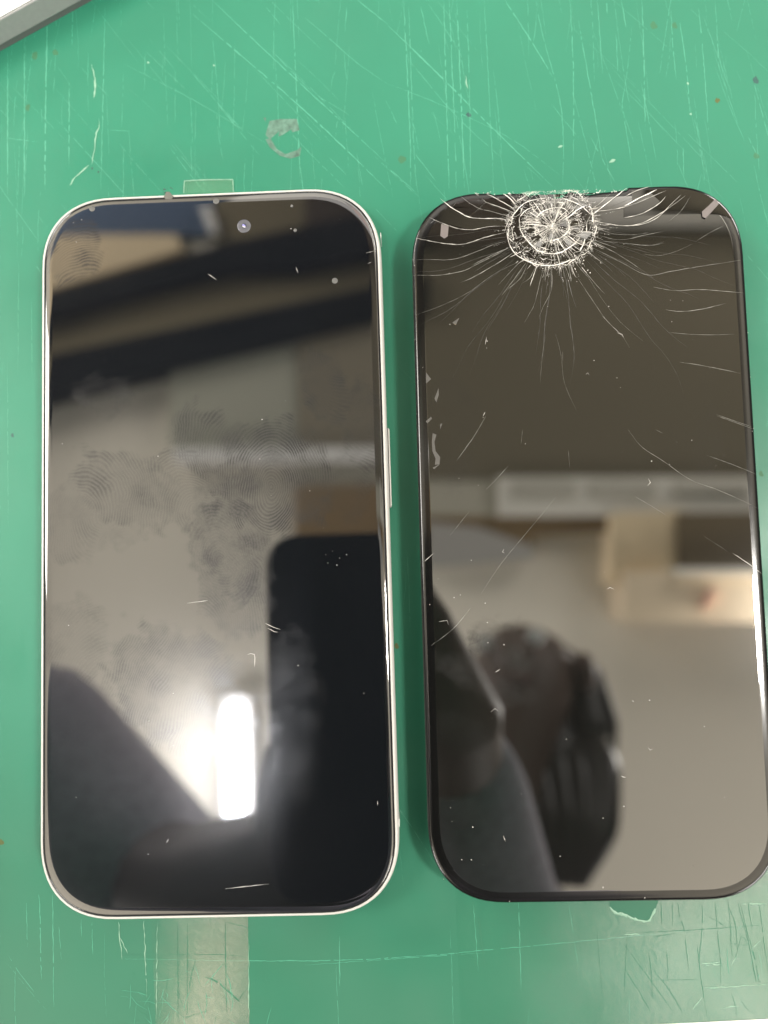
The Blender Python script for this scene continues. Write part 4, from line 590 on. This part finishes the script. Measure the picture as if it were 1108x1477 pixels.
pelvis = (0.03, -.58, .18); chest = (.06, -.47, .58); nb = (.11, -.35, .735); nk = (.145, -.265, .80); hd0 = (.175, -.20, .845); hd1 = (.195, -.15, .90); hd2 = (.20, -.145, .96)
shR = (.23, -.46, .64); elR = (0.097, -0.317, 0.4); wrR = (0.057, -0.096, 0.235); pmR = (0.056, -0.051, 0.2)
shL = (-.14, -.42, .66); elL = (-0.23, -0.098, 0.36); wrL = (-0.084, -0.155, 0.235); pmL = (-0.031, -0.141, 0.198)
def finger(base, d, lens, r, curl): 
    p = Vector(base); out = [(tuple(p), r)]; v = Vector(d).normalized()
    for i, L in enumerate(lens):
        p = p + v * L; out.append((tuple(p), r * (1 - .1 * (i + 1)))); v = (v + Vector(curl)).normalized()
    return out
chains = [[(pelvis, .12), (chest, .13), (nb, .06), (nk, .048), (hd0, .06), (hd1, .082), (hd2, .066)],
          [(chest, .13), (shR, .07), (elR, .042), (wrR, .027), (pmR, .028)], [(chest, .13), (shL, .07), (elL, .042), (wrL, .027), (pmL, .030)],
          [(pelvis, .12), ((-.08, -.60, .08), .09), ((-.09, -.59, -.33), .058), ((-.09, -.62, -.70), .04), ((-.09, -.52, -.735), .035)], [(pelvis, .12), ((.13, -.60, .08), .09), ((.14, -.59, -.33), .058), ((.14, -.62, -.70), .04), ((.14, -.52, -.735), .035)]]
# left hand: palm behind the held phone, finger tips round its left edge; right hand: fingers along its right edge
for k, (dy, ln) in enumerate(((.020, (.022, .018, .014)), (.004, (.024, .02, .016)), (-.012, (.022, .019, .015)), (-.026, (.018, .015, .013)))):
    chains.append([(pmL, .030)] + finger((pmL[0] + .022, pmL[1] + dy, pmL[2] + .003), (1, .25 - k * .15, .02), ln, .0082, (0, 0, -.06)))
chains.append([(pmL, .030)] + finger((pmL[0] + .008, pmL[1] + .024, pmL[2] - .006), (.12, 1, -.12), (.022, .017), .0092, (.15, 0, 0)))
for k, (dy, ln) in enumerate(((.018, (.020, .016, .013)), (.004, (.022, .018, .014)), (-.010, (.021, .017, .013)), (-.022, (.016, .013, .011)))):
    chains.append([(pmR, .028)] + finger((pmR[0] - .016, pmR[1] + dy, pmR[2] + .004), (-1, .3 - k * .15, .05), ln, .0080, (0, 0, .05)))
chains.append([(pmR, .028)] + finger((pmR[0] - .006, pmR[1] + .022, pmR[2] - .006), (-.5, .8, -.1), (.022, .018), .0090, (-.2, 0, 0)))
skinned('body', chains, M_skin, PE)
def mixp(a, b, t): return tuple(a[i] + (b[i] - a[i]) * t for i in range(3))
skinned('sweater', [[((.03, -.60, .14), .135), (chest, .15), (nb, .085), (mixp(nb, nk, .5), .062)], [(chest, .15), (shR, .09), (elR, .062), (mixp(elR, wrR, 1.05), .034)], [(chest, .15), (shL, .09), (elL, .062), (mixp(elL, wrL, 1.05), .036)]], M_knit, PE)
skinned('trousers', [[((.03, -.60, .12), .13), ((-.08, -.605, .05), .10), ((-.09, -.595, -.33), .072), ((-.09, -.62, -.66), .06)], [((.03, -.60, .12), .13), ((.13, -.605, .05), .10), ((.14, -.595, -.33), .072), ((.14, -.62, -.66), .06)]], M_trou, PE)
skinned('hair', [[((.20, -.18, .985), .072), ((.212, -.23, .93), .078), ((.222, -.275, .87), .058), ((.215, -.33, .81), .046), ((.205, -.37, .77), .02)], [((.20, -.18, .985), .072), ((.20, -.13, .985), .05)], [((.20, -.18, .985), .072), ((.275, -.185, .915), .036), ((.27, -.235, .85), .024)], [((.20, -.18, .985), .072), ((.125, -.18, .915), .036), ((.13, -.23, .85), .026)]], M_hair, PE)
HR = PE.children[-1]
for k in range(7):
    a = -1.2 + k * .4; q = [((.205 + .06 * sin(a), -.19 - .03 * cos(a), .93), .016), ((.222 + .06 * sin(a), -.25, .865 - .01 * k), .015), ((.218 + .045 * sin(a), -.31, .80 - .008 * k), .013), ((.206 + .02 * sin(a), -.372, .755), .006)]
    skinned('hair_lock', [q], M_lock_sheen, HR, 1)  # lighter lock colour carries the highlights of the hair
skinned('hair_lock', [[((.25, -.12, .95), .006), ((.292, -.15, .90), .006), ((.30, -.21, .86), .006), ((.285, -.27, .83), .005)]], M_hair, HR, 1)
def ball(name, c, rad, m, parent):
    bm = bmesh.new(); bmesh.ops.create_uvsphere(bm, u_segments=16, v_segments=10, radius=1)
    for v in bm.verts: v.co = Vector((c[0] + v.co.x * rad[0], c[1] + v.co.y * rad[1], c[2] + v.co.z * rad[2]))
    me = bpy.data.meshes.new(name); bm.to_mesh(me); bm.free(); me.materials.append(m); me.polygons.foreach_set('use_smooth', [True] * len(me.polygons))
    o = bpy.data.objects.new(name, me); COL.objects.link(o); o.parent = parent; return o
M_eye = mat('eye', (.7, .68, .66), .2)
fd_ = Vector((-.30, .62, -.72)).normalized(); up_ = (Vector((.1, .75, .66)) - fd_ * Vector((.1, .75, .66)).dot(fd_)).normalized(); rt_ = fd_.cross(up_)
hc = Vector((.192, -.158, .895))
for s in (-1, 1): ball('eye', hc + fd_ * .076 + rt_ * .032 * s + up_ * .012, (.012, .012, .012), M_eye, PE); ball('ear', hc + rt_ * .080 * s, (.014, .026, .032), M_skin, PE)
ball('nose', hc + fd_ * .088 - up_ * .016, (.014, .018, .018), M_skin, PE); ball('mouth', hc + fd_ * .078 - up_ * .046, (.024, .010, .008), mat('lips', (.14, .07, .06), .5), PE)
